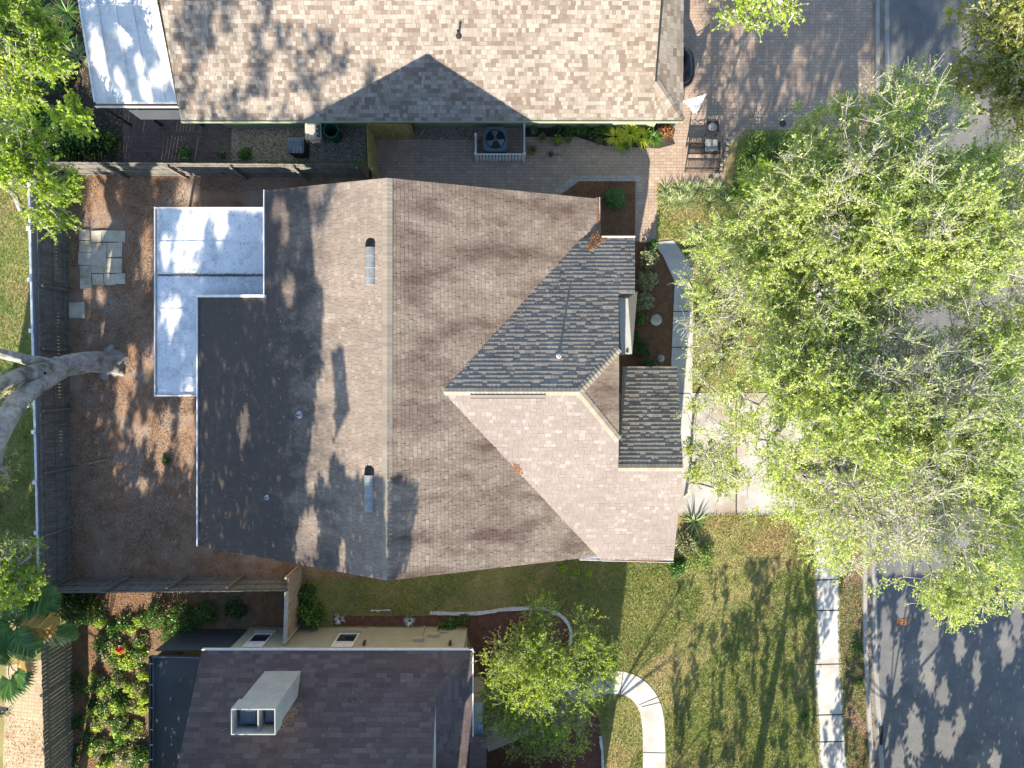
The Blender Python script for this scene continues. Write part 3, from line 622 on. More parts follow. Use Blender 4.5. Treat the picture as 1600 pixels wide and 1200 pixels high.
def window(cx0, cx1, z0, z1):
    mb = MB(); t = .06; y = wy + .012
    mb.box(cx0, cx0 + t, y, y + .03, z0, z1); mb.box(cx1 - t, cx1, y, y + .03, z0, z1); mb.box(cx0 + t, cx1 - t, y, y + .03, z1 - t, z1); mb.box(cx0 + t, cx1 - t, y, y + .03, z0, z0 + t)
    zm_ = z0 + (z1 - z0) * .62; mb.box(cx0 + t, cx1 - t, y, y + .035, zm_, zm_ + .05); mb.box((cx0 + cx1) / 2 - .02, (cx0 + cx1) / 2 + .02, y, y + .03, zm_ + .05, z1 - t)
    f = mb.build('window', M['whitepaint'], south)
    mb = MB(); mb.box(cx0 + t, cx1 - t, wy + .002, wy + .012, z0 + t, z1 - t); mb.build('pane', M['darkglass'], f)
    mb = MB(); mb.box(cx0 - .05, cx1 + .05, wy, wy + .14, z0 - .12, z0 - .05); mb.build('sill', M['stucco'], f)
    mb = MB(); mb.box(cx0 + t, cx1 - t, wy + .0125, wy + .014, zm_ + .06, z1 - t); mb.build('blind', M['whitepaint'], f)
for (pa, pb) in ((404, 424), (534, 556)):
    xa = PY(pa, 985, wy); xb = PY(pb, 985, wy); window(xa.x, xb.x + .25, .75, 2.15)
for pxx in (571, 704):
    c = PY(pxx, 1005, wy); mb = MB(); mb.lathe((c.x, wy + .12, 1.75), [(.03, 0), (.06, .03), (.07, .2), (.04, .26), (.001, .28)], 8); mb.box(c.x - .04, c.x + .04, wy + .01, wy + .07, 1.8, 1.98); mb.build('wall_lantern', M['iron'], south)
for pxx, z0, z1, wd in ((655, 1.35, 1.6, .35), (676, .95, 1.15, .4)):
    c = PY(pxx, 1000, wy); mb = MB(); mb.box(c.x - wd / 2, c.x + wd / 2, wy + .001, wy + .14, z0, z1); mb.bar((c.x + .05, wy + .05, 0), (c.x + .05, wy + .05, z0), .05, .05); mb.build('meter_box', M['stucco'], south)
mb = MB(); mb.bar((PY(690, 985, wy).x, wy + .05, 0), (PY(690, 985, wy).x, wy + .05, .7), .06, .06); mb.bar((PY(690, 985, wy).x, wy + .05, .66), (PY(700, 985, wy).x, wy + .05, .66), .05, .05); mb.build('conduit', M['stucco'], south)
# big box chimney
def chim():
    r = thing('chimney', 'grey rendered box chimney leaning left across the dark brown roof, open flue cap towards the viewer', 'chimney', tuple(P(420, 1050, 0)))
    return r
zc0, zc1, zc2 = 3.1, 5.3, 6.0
bx0, bx1 = P(411, 1052, 3.15).x, P(468, 1052, 3.15).x; by1 = P(440, 1052, 3.15).y; by0 = by1 - .78
T = P(372, 1102, zc1); 
mb = MB(); mb.box(bx0, bx1, by0, by1, 2.7, zc1); cho = mb.build('chimney', M['greyct'], south)
mb = MB(); e = .06; wl = .035; X0, X1, Y0, Y1 = bx0 - e, bx1 + e, by0 - e, by1 + e
mb.box(X0, X1, Y0, Y0 + wl, zc1 + .0, zc2); mb.box(X0, X1, Y1 - wl, Y1, zc1, zc2); mb.box(X0, X0 + wl, Y0 + wl, Y1 - wl, zc1, zc2); mb.box(X1 - wl, X1, Y0 + wl, Y1 - wl, zc1, zc2)
mb.build('chimney_cap', M['greyct'], cho)
mb = MB(); mb.box(X0 + wl, X1 - wl, Y0 + wl, Y1 - wl, zc1 + .003, zc1 + .02); mb.build('cap_floor', M['bluegreyplastic'], cho)
xm_ = X0 + (X1 - X0) * .58
mb = MB(); mb.box(xm_ - .02, xm_ + .02, Y0 + wl, Y1 - wl, zc1 + .02, zc2 - .12); mb.build('partition', M['greyct'], cho)
for u0, u1, zz in ((X0 + .16, xm_ - .1, .34), (xm_ + .1, X1 - .16, .2)):
    mb = MB(); mb.box(u0, u1, Y0 + .2, Y1 - .16, zc1 + .02, zc1 + zz); mb.box(u0 + .06, u1 - .06, Y0 + .26, Y1 - .22, zc1 + zz, zc1 + zz + .03); mb.build('flue', M['bluegreyplastic'], cho)
# eastern wing (mostly below the frame), sized to cast the lawn shadow, and its entry
wing = MB(); wy0 = -15.2
zv = 6.9; xeW = P(985, 1045, 0).x - 2.42
wing.slab([(hk.x, wy0 - .3, 4.2), (xeW, wy0 - .3, 4.2), (xeW, -20, zv), (hk.x, -20, zv)], .15); wing.slab([(hk.x, -20.01, zv), (xeW, -20.01, zv), (xeW, -27, 2.6), (hk.x, -27, 2.6)], .15)
wing.build('wing_roof', M['tabDark'], south)
mb = MB(); mb.box(ce.x, xeW - .3, -17.6, -17.4, 0, 4.1); mb.box(xeW - .5, xeW - .3, -26.6, -17.6, 0, 2.6)
wallpoly(mb, [(xeW - .5, -17.6, 2.6), (xeW - .5, -26.6, 2.6), (xeW - .5, -20, zv - .2), (xeW - .5, -17.6, 5.2)], (.2, 0, 0)); mb.build('wall', M['stucco'], south)
# entry: column, blue side light, small porch roof
mb = MB(); a_ = P(738, 1097, 2.4); mb.box(a_.x - .1, P(754, 1097, 2.2).x, P(745, 1152, 2.2).y, P(745, 1097, 2.2).y, 0, 2.25); mb.build('entry_wall', M['stuccow'], south)
mb = MB(); a_ = P(746, 1130, 2.28); b_ = P(752, 1150, 2.28); mb.box(a_.x, b_.x, b_.y, a_.y, 2.252, 2.29); mb.build('entry_glass', M['bluetrim'], south)
pq = [P(734, 1154, 2.7), P(760, 1154, 2.7)]; yq = pq[0].y
shingles('porch_roof', [[(pq[0].x, yq, 2.6), (pq[1].x, yq, 2.6), (pq[1].x, yq - 2.2, 3.3), (pq[0].x, yq - 2.2, 3.3)]], M['tabDark'], south, course=.2, tab=(.2, .5), th=.03, seed=23)
# dark flat screen roof to the west
scr = thing('screen_enclosure', 'dark flat-roofed screen porch on the left side of the brown house', 'screened porch', tuple(P(275, 1100, 0)))
mb = MB(); q = [P(237, 1027, 2.3), P(320, 1027, 2.35), P(300, 1230, 2.35), P(237, 1230, 2.3)]; mb.slab(q, .05); mb.build('roof_panel', M['screen'], scr)
mb = MB(); mb.bar(P(235.5, 1025, 2.33), P(235.5, 1230, 2.33), .1, .14); mb.bar(P(234, 1026, 2.33), P(318, 1026, 2.33), .06, .14); mb.build('frame', M['alum'], scr)
mb = MB(); mb.bar(P(239, 1026.5, 2.44), P(312, 1028, 2.44), .035, .03); mb.bar(P(239.5, 1027, 2.4), P(239.5, 1230, 2.4), .02, .04); mb.build('trim', M['bluegreyplastic'], scr)
for y in (1037, 1070, 1106, 1140, 1164, 1187):
    mb = MB(); mb.bar(P(234, y, 2.42), P(239, y, 2.42), .025, .025); mb.build('bracket', M['lead'], scr)
mb = MB(); mb.box(q[0].x + .05, q[0].x + .09, -24, q[0].y - .05, 0, 2.2); mb.box(q[0].x + .09, P(392, 1000, 0).x, q[0].y + .2, q[0].y + .24, 0, 2.2); mb.build('screen_wall', M['screen'], scr)

# ================================================================== FENCES
def fence(name, label, a, b, h, side, mat, board=.14, gap=.012, posts=2.4, rails=(.35, .98, 1.62), group=None, railmat=None, capz=None):
    """a,b base points; side=+1 puts rails and posts on the left of a->b"""
    a = Vector(a); b = Vector(b); d = b - a; L = d.length; d.normalize(); s = Vector((-d.y, d.x, 0)) * side
    t = thing(name, label, 'fence', tuple(a), group); rnd = random.Random(int(abs(a.x * 100)))
    mb = MB(); x = 0
    while x < L:
        wd = min(board, L - x); hh = h + rnd.uniform(-.025, .02); off = s * rnd.uniform(-.004, .004)
        p = a + d * x + off; q_ = p + d * (wd - gap); nn = s * .018
        mb.add([p, q_, q_ + nn, p + nn] + [v + Vector((0, 0, hh)) for v in (p, q_, q_ + nn, p + nn)], [(4, 5, 6, 7), (0, 1, 5, 4), (1, 2, 6, 5), (2, 3, 7, 6), (3, 0, 4, 7)]); x += board
    mb.build('slat_panel', M[mat], t)
    for rz in rails:
        mb = MB(); mb.bar(a + s * .045 + Vector((0, 0, rz)), b + s * .045 + Vector((0, 0, rz)), .045, .09); mb.build('rail', M[railmat or mat], t)
    n = max(1, round(L / posts))
    for i in range(n + 1):
        p = a + d * (L * i / n) + s * .115; mb = MB(); mb.box(p.x - .045, p.x + .045, p.y - .045, p.y + .045, 0, h - .06); mb.build('post', M[railmat or mat], t)
    return t
G_ = 'weathered wooden privacy fences'
fence('wooden_fence', 'long weathered grey board fence running down the left side of the mulched backyard', P(103.5, 268), P(112.5, 912), 1.83, 1, 'fencewood', group=G_, rails=(.3, .95, 1.6))
fence('wooden_fence', 'weathered fence between the mulched backyard and the gravel side yard above it', P(108, 273), P(572, 277), 1.83, -1, 'fencewood', group=G_, rails=(.3, .95, 1.6))
fence('wooden_fence', 'dark weathered fence along the bottom of the mulched backyard', P(116, 905), P(470, 902), 1.83, 1, 'fencewood', group=G_, rails=(.3, .95, 1.6))
fence('wooden_fence', 'tan board fence with a white top rail ending at the beige house wall', P(472, 884), P(470, 978), 1.83, -1, 'fencetan', group=G_, rails=(.3, .95, 1.6))
fence('wooden_fence', 'grey diagonal-shaded board fence between the tan patio and the leafy side yard', P(112, 975), P(118, 1215), 1.9, -1, 'greyboards', rails=(.4, 1.5), group=G_, board=.17, gap=.02)
fence('gate_fence', 'new yellow pine fence panel running down to the tan roof beside the bins', P(587, 218), P(590, 283), 1.85, 1, 'yellowwood', rails=(.35, 1.55), posts=1.5)
fence('gate_fence', 'short new yellow pine gate panel under the eave of the top house', P(588, 217), P(647, 217), 1.75, 1, 'yellowwood', rails=(.35, 1.5), posts=1.6)
# white beam on top of the tan fence
t = thing('boundary_beam', 'long white beam along the tan fence top beside the beige wall', 'beam', tuple(P(466, 935)))
mb = MB(); mb.bar(P(448, 925, 1.95), P(445.5, 1003, 1.95), .13, .13); mb.build('beam', M['stuccow'], t)
c = P(445.5, 1003, 1.9); mb = MB(); mb.lathe((c.x, c.y, 0), [(.07, 0), (.07, 1.95), (.09, 1.97), (.09, 2.03), (.001, 2.06)], 10); mb.build('post', M['stuccow'], t)
# white vinyl rail fence of the far left neighbour
vf = thing('vinyl_fence', 'slim white vinyl fence along the lawn at the left edge, beside the wooden fence', 'fence', tuple(P(80, 500)))
pa, pb = P(86, 285), P(101, 905)
mb = MB(); mb.bar(pa + Vector((0, 0, 1.55)), pb + Vector((0, 0, 1.55)), .09, .10); mb.bar(pa + Vector((0, 0, .2)), pb + Vector((0, 0, .2)), .05, .12); mb.build('rail', M['vinyl'], vf)
mb = MB(); mb.bar(pa + Vector((0, 0, .85)), pb + Vector((0, 0, .85)), .03, 1.3); mb.build('panel', M['vinyl'], vf)
for k in range(9):
    p = pa.lerp(pb, (k + .12) / 8.3); mb = MB(); mb.box(p.x - .065, p.x + .065, p.y - .065, p.y + .065, 0, 1.66); mb.box(p.x - .08, p.x + .08, p.y - .08, p.y + .08, 1.66, 1.69); mb.build('post', M['vinyl'], vf)
vt = fence('board_fence', 'pale sunlit fence at the left edge behind the bare grey twigs', P(-10, 272), P(92, 277), 1.7, -1, 'fencetan', rails=(.4, 1.4))

# ================================================================== VEGETATION HELPERS
def unit(n):
    v = rng.normal(size=(n, 3)); return v / np.linalg.norm(v, axis=1)[:, None]
def nrm(v): return v / np.maximum(1e-9, np.linalg.norm(v, axis=1))[:, None]
def leaves(c, size, up=.5, aspect=.55, axis=None):
    """c (n,3) centres -> quads (diamond-ish leaves)"""
    n = len(c); s = np.broadcast_to(np.asarray(size, float), (n,)) * rng.uniform(.7, 1.3, n)
    nn = nrm(unit(n) * (1 - up) + np.array([0, 0, up])); a = unit(n) if axis is None else axis + unit(n) * .5
    a = nrm(a - nn * (a * nn).sum(1)[:, None]); b = np.cross(nn, a)
    a = a * s[:, None] * .5; b = b * (s * aspect)[:, None] * .5
    v = np.stack([c - a, c - a * .1 + b, c + a, c - a * .1 - b], 1).reshape(-1, 3)
    return v, np.arange(4 * n).reshape(n, 4)
def prisms(p0, p1, r0, r1, k=3):
    """tapered open tubes in bulk"""
    n = len(p0); d = nrm(p1 - p0); ref = np.where(np.abs(d[:, 2:3]) < .9, np.array([[0, 0, 1.]]), np.array([[1., 0, 0]]))
    x = nrm(np.cross(d, ref)); y = np.cross(x, d); v = []
    for P_, r in ((p0, r0), (p1, r1)):
        for i in range(k):
            a = 2 * math.pi * i / k; v.append(P_ + (x * math.cos(a) + y * math.sin(a)) * r[:, None])
    v = np.stack(v, 1).reshape(-1, 3); base = np.arange(n)[:, None] * 2 * k
    f = [base + np.array([[i, (i + 1) % k, k + (i + 1) % k, k + i]]) for i in range(k)]
    return v, np.concatenate(f, 0)
def join(parts):
    V = []; Fc = []; o = 0
    for v, f in parts:
        if len(v) == 0: continue
        V.append(v); Fc.append(f + o); o += len(v)
    return np.concatenate(V), np.concatenate(Fc)
def vnoise(p, s, seed=0):
    """cheap smooth noise 0..1"""
    r = np.random.default_rng(seed); o = np.zeros(len(p)); 
    for k in range(5):
        w_ = r.normal(size=p.shape[1]) * s * (1 + .7 * k); o += np.sin(p @ w_ + r.uniform(0, 6.28)) / (1 + .4 * k)
    return .5 + .5 * np.tanh(o * .6)
def tree(name, label, trunk, fork, blobs, n, leafmat, twigmat='twig', group=None, leaf=.085, ntw=5, nl=8, twl=.5, trunk_r=.28, bare=.5, seed=1, keep=None, up=.45, extra_trunk=None, top_bias=.25, leafshape=.55):
    """blobs: (px, py, z, rxy metres, rz metres); grows a real skeleton out to points inside the blobs"""
    global rng
    rng = np.random.default_rng(seed); base = np.array(P(*trunk, 0)); fk = np.array(fork, float)
    vol = np.array([b[3] ** 2 * b[4] for b in blobs]); pick = rng.choice(len(blobs), n, p=vol / vol.sum())
    cc = np.array([tuple(P(b[0], b[1], b[2])) for b in blobs])[pick]; rr = np.array([[b[3], b[3], b[4]] for b in blobs])[pick]
    u_ = unit(n) * (rng.random(n) ** (1 / 2.2))[:, None]; u_[:, 2] = u_[:, 2] * (1 - top_bias) + top_bias * np.abs(u_[:, 2])
    pts = cc + u_ * rr
    g_ = vnoise(pts, 1.1, seed); pts = pts[g_ > .16]
    if keep is not None: pts = pts[keep(pts)]
    nodes = [base, base * .65 + fk * .35 + np.array([.1, 0, 0]), base * .3 + fk * .7, fk]; par = [-1, 0, 1, 2]; pl_ = [0, 1, 2, 3]
    pts = pts[np.argsort(np.linalg.norm(pts - fk, axis=1))]
    A = np.zeros((len(pts) * 3 + 10, 3)); pathl = np.zeros(len(A)); A[:4] = nodes; m = 4; pathl[:4] = [1e3, 1e3, 1e3, 0]
    for p in pts:
        d = np.linalg.norm(A[:m] - p, axis=1); j = int(np.argmin(d + .18 * pathl[:m])); L_ = d[j]
        if L_ > 1.1:
            k = min(2, int(L_ / .8)); prev = j
            for i in range(1, k + 1):
                q = A[j] + (p - A[j]) * i / (k + 1) + rng.normal(size=3) * .07 * L_ + np.array([0, 0, .05 * L_])
                A[m] = q; par.append(prev); pathl[m] = pathl[prev] + L_ / (k + 1); prev = m; m += 1
            A[m] = p; par.append(prev); pathl[m] = pathl[prev] + L_ / (k + 1); m += 1
        else:
            A[m] = p; par.append(j); pathl[m] = pathl[j] + L_; m += 1
    A = A[:m]; par = np.array(par); w_ = np.full(m, 1e-9); ch = np.zeros(m, int)
    for i in range(m - 1, 3, -1): ch[par[i]] += 1
    rad = np.zeros(m); acc = np.zeros(m)
    for i in range(m - 1, -1, -1):
        acc[i] += 1; 
        if par[i] >= 0: acc[par[i]] += acc[i]
    rad = np.maximum(.011, trunk_r * (acc / acc[0]) ** .46)
    idx = np.arange(1, m); p0, p1 = A[par[idx]], A[idx]; r0, r1 = np.minimum(rad[par[idx]], rad[idx] * 1.5), rad[idx]
    thick = r1 > (.05 if n > 150 else 0); parts = []
    root = thing(name, label, 'tree', tuple(base), group)
    if thick.any(): parts.append(prisms(p0[thick], p1[thick] + (p1 - p0)[thick] * .03, r0[thick], r1[thick], 8))
    if len(parts): mesh_np('trunk', *join(parts), M['bark'], root)
    parts = []
    if (~thick).any(): parts.append(prisms(p0[~thick], p1[~thick], r0[~thick], r1[~thick], 4))
    # twigs
    ends = np.where(rad < .045)[0]; rep = np.repeat(ends, ntw); s0 = A[rep]
    cen = pts.mean(0) - np.array([0, 0, 1.5]); outd = nrm(A[rep] - cen)
    dr = nrm(unit(len(rep)) + outd * .5 + nrm(A[rep] - A[np.maximum(par[rep], 0)] + 1e-6) * .5 + np.array([0, 0, .1])); ln = rng.uniform(.5, 1.2, len(rep)) * twl
    s1 = s0 + dr * ln[:, None] * .55 + rng.normal(size=s0.shape) * .03; s2 = s1 + nrm(dr + unit(len(rep)) * .4) * ln[:, None] * .5
    r_ = np.full(len(rep), .0085); parts += [prisms(s0, s1, r_, r_ * .8, 3), prisms(s1, s2, r_ * .8, r_ * .4, 3)]
    mesh_np('branches' if n > 150 else 'twigs', *join(parts), M[twigmat], root)
    # leaves
    b_ = vnoise(s0, .9, seed + 5); kk = np.clip(.16 + (b_ - bare + .25) * 1.9, .14, 1.0); K = rng.binomial(nl, kk); R_ = np.repeat(np.arange(len(rep)), K); t_ = rng.random(len(R_)) ** .7
    c_ = np.where((t_ < .5)[:, None], s0[R_] + (s1 - s0)[R_] * (t_ * 2)[:, None], s1[R_] + (s2 - s1)[R_] * (t_ * 2 - 1)[:, None]) + rng.normal(size=(len(R_), 3)) * .03
    mesh_np('crown', *leaves(c_, leaf, up, leafshape), M[leafmat], root)
    return root
def bush(name, label, c, r, h, n, mat, size=.1, group=None, cat='shrub', up=.4, stems=True, lump=.5, parent=None):
    c = np.array(c, float); u_ = unit(n); u_[:, 2] = np.abs(u_[:, 2]); rr = rng.uniform(.35, 1, n) ** .5
    lum = .72 + lump * (vnoise(u_ * 2.2 + c[:2].sum(), 1.6, int(abs(c[0] * 77)) % 1000) - .35)
    p = c + u_ * (rr * lum)[:, None] * np.array([r, r, h]) + np.array([0, 0, .04])
    t = thing(name, label, cat, tuple(c), group)
    mesh_np('foliage', *leaves(p, size, up), M[mat], t)
    if stems:
        k = max(8, n // 60); e = p[rng.choice(n, k)]; b0 = np.repeat(c[None], k, 0) + rng.normal(size=(k, 3)) * np.array([r * .12, r * .12, 0])
        mesh_np('stem', *prisms(b0, e, np.full(k, .014), np.full(k, .005), 4), M['twigb'], t)
    return t
def straps(c, n, L, wd, elev=(10, 70), droop=.5, base_r=.05, segs=4):
    """rosette of strap leaves"""
    V = []; Fc = []; o = 0
    for i in range(n):
        az = rng.uniform(0, 6.283); el = R(rng.uniform(*elev)); l = L * rng.uniform(.7, 1.1)
        d = np.array([math.cos(az), math.sin(az), 0]); s = np.array([-math.sin(az), math.cos(az), 0]); pts = []
        for k in range(segs + 1):
            t = k / segs; h_ = l * t * math.cos(el); z = l * t * math.sin(el) - droop * l * t * t
            p = np.array(c) + d * (base_r + h_) + np.array([0, 0, max(.01, z)]); wv = wd * (1 - t ** 1.6) * .5 + .002
            pts += [p - s * wv, p + s * wv]
        V += pts; Fc += [(o + 2 * k, o + 2 * k + 1, o + 2 * k + 3, o + 2 * k + 2) for k in range(segs)]; o += 2 * segs + 2
    return np.array(V), np.array(Fc)
def frond(c, az, el, L, mat, parent, n=36, ll=.45, droop=.55, wd=.06, fold=.45):
    pts = []; d = np.array([math.cos(az), math.sin(az), 0]); s = np.array([-math.sin(az), math.cos(az), 0]); c = np.array(c, float)
    for k in range(9):
        t = k / 8; pts.append(c + d * L * t * math.cos(el) * (1 - .15 * t * t) + np.array([0, 0, L * t * math.sin(el) - droop * L * t * t]))
    pts = np.array(pts); mb = MB(); mb.tube(pts, [.022 - .018 * k / 8 for k in range(9)], 5); st = mb.build('frond', M[mat], parent)
    V = []; Fc = []; o = 0
    for k in range(n):
        t = .12 + .88 * k / (n - 1); f = t * 8; i = min(7, int(f)); p = pts[i] + (pts[i + 1] - pts[i]) * (f - i); tg = (pts[i + 1] - pts[i]); tg = tg / np.linalg.norm(tg)
        l = ll * math.sin(math.pi * (.12 + .82 * t)) * rng.uniform(.85, 1.1)
        for sg in (-1, 1):
            e = p + (s * sg * .85 + tg * .55 + np.array([0, 0, -fold * rng.uniform(.5, 1.3)])) * l; m_ = (p + e) / 2 + np.array([0, 0, .04]); w2 = tg * wd * .5
            V += [p - w2 * .5, p + w2 * .5, m_ + w2, m_ - w2, e + w2 * .1, e - w2 * .1]; Fc += [(o, o + 1, o + 2, o + 3), (o + 3, o + 2, o + 4, o + 5)]; o += 6
    mesh_np('leaflets', np.array(V), np.array(Fc), M[mat], st)
def fan(c, az, el, L, mat, parent, n=22, rad=.8):
    d = np.array([math.cos(az) * math.cos(el), math.sin(az) * math.cos(el), math.sin(el)]); c = np.array(c, float); hub = c + d * L
    mb = MB(); mb.tube([tuple(c), tuple((c + hub) / 2 + np.array([0, 0, .08])), tuple(hub)], [.022, .018, .012], 5); st = mb.build('frond', M[mat], parent)
    s = np.array([-math.sin(az), math.cos(az), 0]); V = []; Fc = []; o = 0
    for k in range(n):
        a = R(-125 + 250 * k / (n - 1)); q = d * math.cos(a) + s * math.sin(a); l = rad * (.72 + .28 * math.cos(a)) * rng.uniform(.92, 1.05)
        e = hub + q * l + np.array([0, 0, -.22 * l]); m_ = hub + q * l * .6; sd = np.cross(q, np.array([0, 0, 1.])); sd = sd / np.linalg.norm(sd) * .07
        V += [hub, m_ - sd * .9, m_ + sd * .9, e]; Fc += [(o, o + 1, o + 3, o + 2)]; o += 4
    mesh_np('leaflets', np.array(V), np.array(Fc), M[mat], st)
def scatter_px(polys, n, z=0.0, holes=()):
    """uniform points over pixel polygons (ground plane)"""
    out = []; xs = [p[0] for q in polys for p in q]; ys = [p[1] for q in polys for p in q]
    x = rng.uniform(min(xs), max(xs), n * 3); y = rng.uniform(min(ys), max(ys), n * 3); k = np.zeros(len(x), bool)
    for q in polys: k |= inpoly(x, y, q)
    for q in holes: k &= ~inpoly(x, y, q)
    x, y = x[k][:n], y[k][:n]; return x, y
def ground_pts(x, y, z=0.0):
    dx = (x - 800) / F; dy = (600 - y) / F; yy = dy * ca + sa; zz = dy * sa - ca; t = (z - H) / zz
    return np.stack([dx * t, yy * t, np.full(len(x), z)], 1)
def plane_pts(x, y, pl):
    dx = (x - 800) / F; dy = (600 - y) / F; yy = dy * ca + sa; zz = dy * sa - ca; t = (pl[2] - H) / (zz - pl[0] * dx - pl[1] * yy)
    return np.stack([dx * t, yy * t, H + zz * t], 1)
def flakes(name, poly, n, mat, size=.05, z=.012, holes=(), pl=None, aspect=.5, up=.8, label=None, cl=0.0, lift=.02, parent=None):
    x, y = scatter_px([poly] if not isinstance(poly[0][0], (tuple, list)) else poly, n, holes=holes)
    if cl:
        k = vnoise(np.stack([x, y], 1) / 36, 1.2, len(name) + int(size * 999)) > cl; x, y = x[k], y[k]
    p = ground_pts(x, y, z) if pl is None else plane_pts(x, y, pl) + np.array([0, 0, .02])
    p[:, 2] += rng.random(len(p)) * lift
    o = mesh_np(name, *leaves(p, size, up, aspect), M[mat], parent)
    o['kind'] = 'stuff'
    return o
def blades(name, poly, n, mat, h=.07, holes=(), cl=0.0, z=.0):
    x, y = scatter_px([poly], n, holes=holes)
    if cl: k = vnoise(np.stack([x, y], 1) / 36, .6, 3 + int(h * 100)) > cl; x, y = x[k], y[k]
    p = ground_pts(x, y, z); m = len(p); hh = h * rng.uniform(.5, 1.3, m); az = rng.uniform(0, 6.283, m); s = np.stack([np.cos(az), np.sin(az), 0 * az], 1) * .012
    ln = np.stack([rng.normal(size=m), rng.normal(size=m), 0 * az], 1) * (h * .7); q = p + ln; q[:, 2] += hh
    v = np.stack([p - s, p + s, q + s * .4, q - s * .4], 1).reshape(-1, 3)
    o = mesh_np(name, v, np.arange(4 * m).reshape(m, 4), M[mat]); o['kind'] = 'stuff'; return o

# ------------------------------------------------------------------ the big street trees
GT = 'spring oaks over the street'
fkA = P(1352, 420, 4.0); fkB = P(1352, 720, 4.0)
def px_keep(poly_out):
    def f(p):
        x, y = proj(p); k = np.ones(len(p), bool)
        for q in poly_out: k &= ~inpoly(x, y, q)
        return k
    return f
outA = [[(1240, 120), (1290, 120), (1290, 175), (1262, 175), (1240, 160)], [(1465, 205), (1520, 200), (1495, 245), (1460, 240)], [(1425, 480), (1520, 478), (1520, 520), (1440, 530)], [(1000, 100), (1240, 100), (1240, 215), (1000, 235)], [(1000, 230), (1110, 230), (1085, 320), (1000, 330)]]
tree('oak_tree', 'large pale-twigged oak over the sidewalk and street in the upper right', (1334, 430), tuple(fkA),
     [(1290, 330, 8.5, 2.1, 1.5), (1180, 400, 7.0, 1.5, 1.3), (1150, 455, 6.5, 1.1, 1), (1400, 240, 9.5, 2.2, 1.4), (1420, 350, 10, 2.6, 1.6), (1272, 185, 8, .55, .5), (1285, 235, 8, 1.0, .8), (1250, 470, 8, 2.2, 1.5), (1540, 290, 9.5, 1.9, 1.3), (1560, 400, 10, 2.0, 1.4), (1370, 450, 9.5, 2.2, 1.5), (1215, 310, 6.5, 1.1, .9), (1430, 160, 8, 1.0, .8), (1340, 190, 8, .8, .7), (1500, 380, 10.5, 1.6, 1.2), (1085, 400, 5, .7, .6), (1090, 460, 5, .7, .6), (1105, 520, 5.5, .9, .7), (1130, 370, 6, 1.1, .9), (1110, 420, 5.5, .9, .8), (1120, 480, 5.5, .9, .8), (1180, 350, 6.5, 1.3, .9), (1230, 400, 7.5, 1.8, 1.2), (1330, 300, 9, 2, 1.3)],
     2400, 'leafA', seed=11, keep=px_keep(outA), group=GT, ntw=8, nl=14, leaf=.076, bare=.50, twl=.52)
outB = [[(1385, 860), (1460, 865), (1450, 900), (1380, 900)], [(1000, 700), (1065, 700), (1065, 1000), (1000, 1000)], [(1060, 800), (1245, 800), (1240, 1000), (1060, 1000)], [(1470, 480), (1420, 480), (1430, 525), (1520, 520)]]
tree('oak_tree', 'broad pale-twigged oak over the concrete driveway and street in the lower right', (1336, 700), tuple(fkB),
     [(1180, 560, 6.5, 1.2, 1.1), (1230, 590, 8, 1.7, 1.3), (1300, 650, 9, 2.4, 1.6), (1450, 600, 10, 2.6, 1.6), (1450, 700, 10.5, 2.4, 1.6), (1400, 790, 9.5, 2.2, 1.4), (1540, 770, 10, 2.4, 1.5), (1290, 770, 8, 1.7, 1.3), (1500, 890, 8.5, 1.5, 1.0), (1150, 700, 6, 1.2, .8), (1220, 730, 6.5, 1.2, .9), (1560, 560, 9, 1.8, 1.2), (1330, 555, 9, 1.9, 1.3), (1310, 860, 7.5, 1.0, .8), (1570, 880, 9, 1.3, .9), (1130, 620, 5.5, .8, .6), (1430, 880, 8.5, .9, .7), (1085, 590, 5, .6, .5), (1480, 930, 8, .8, .6), (1330, 900, 7, .8, .6), (1110, 560, 5, .9, .7), (1105, 650, 5, .8, .6), (1120, 730, 5, .8, .6), (1180, 640, 6.5, 1.3, .9), (1210, 780, 6, .9, .7), (1370, 660, 10, 2.2, 1.5), (1280, 840, 7, .8, .6)],
     2900, 'leafA', seed=23, keep=px_keep(outB), group=GT, ntw=8, nl=14, leaf=.076, bare=.53, twl=.52)
outC = [[(1300, 0), (1470, 0), (1475, 120), (1300, 120)]]
tree('oak_tree', 'small-leaved olive and rust tinged tree in the top right corner', (1640, 90), tuple(P(1640, 100, 3.5)),
     [(1570, 80, 7.5, 1.3, 1.0), (1600, 20, 8, 1.4, 1), (1520, 110, 7, .9, .7), (1500, 130, 6.5, .8, .6), (1590, 160, 7.5, 1.3, .9), (1560, 30, 7, .9, .7), (1500, 20, 6.5, .45, .4), (1650, 100, 8, 1.6, 1.2), (1495, 50, 6.5, .4, .3)],
     700, 'leafC', seed=31, keep=px_keep(outC), group=GT, ntw=5, nl=11, leaf=.10, bare=.5, twl=.55)
tree('oak_tree', 'bright lime branch tips reaching in at the top edge over the paver drive', (1215, -190), tuple(P(1215, -150, 4)),
     [(1150, 0, 7.5, .8, .5), (1185, 15, 7.5, .75, .5), (1230, 5, 7.5, .55, .5), (1200, -60, 8, 1.6, 1.1), (1150, -60, 8, 1.2, .9), (1235, 22, 7.3, .4, .3)], 260, 'leafD', seed=37, ntw=6, nl=8, leaf=.1, bare=.3, twl=.4, top_bias=.2, group=GT)
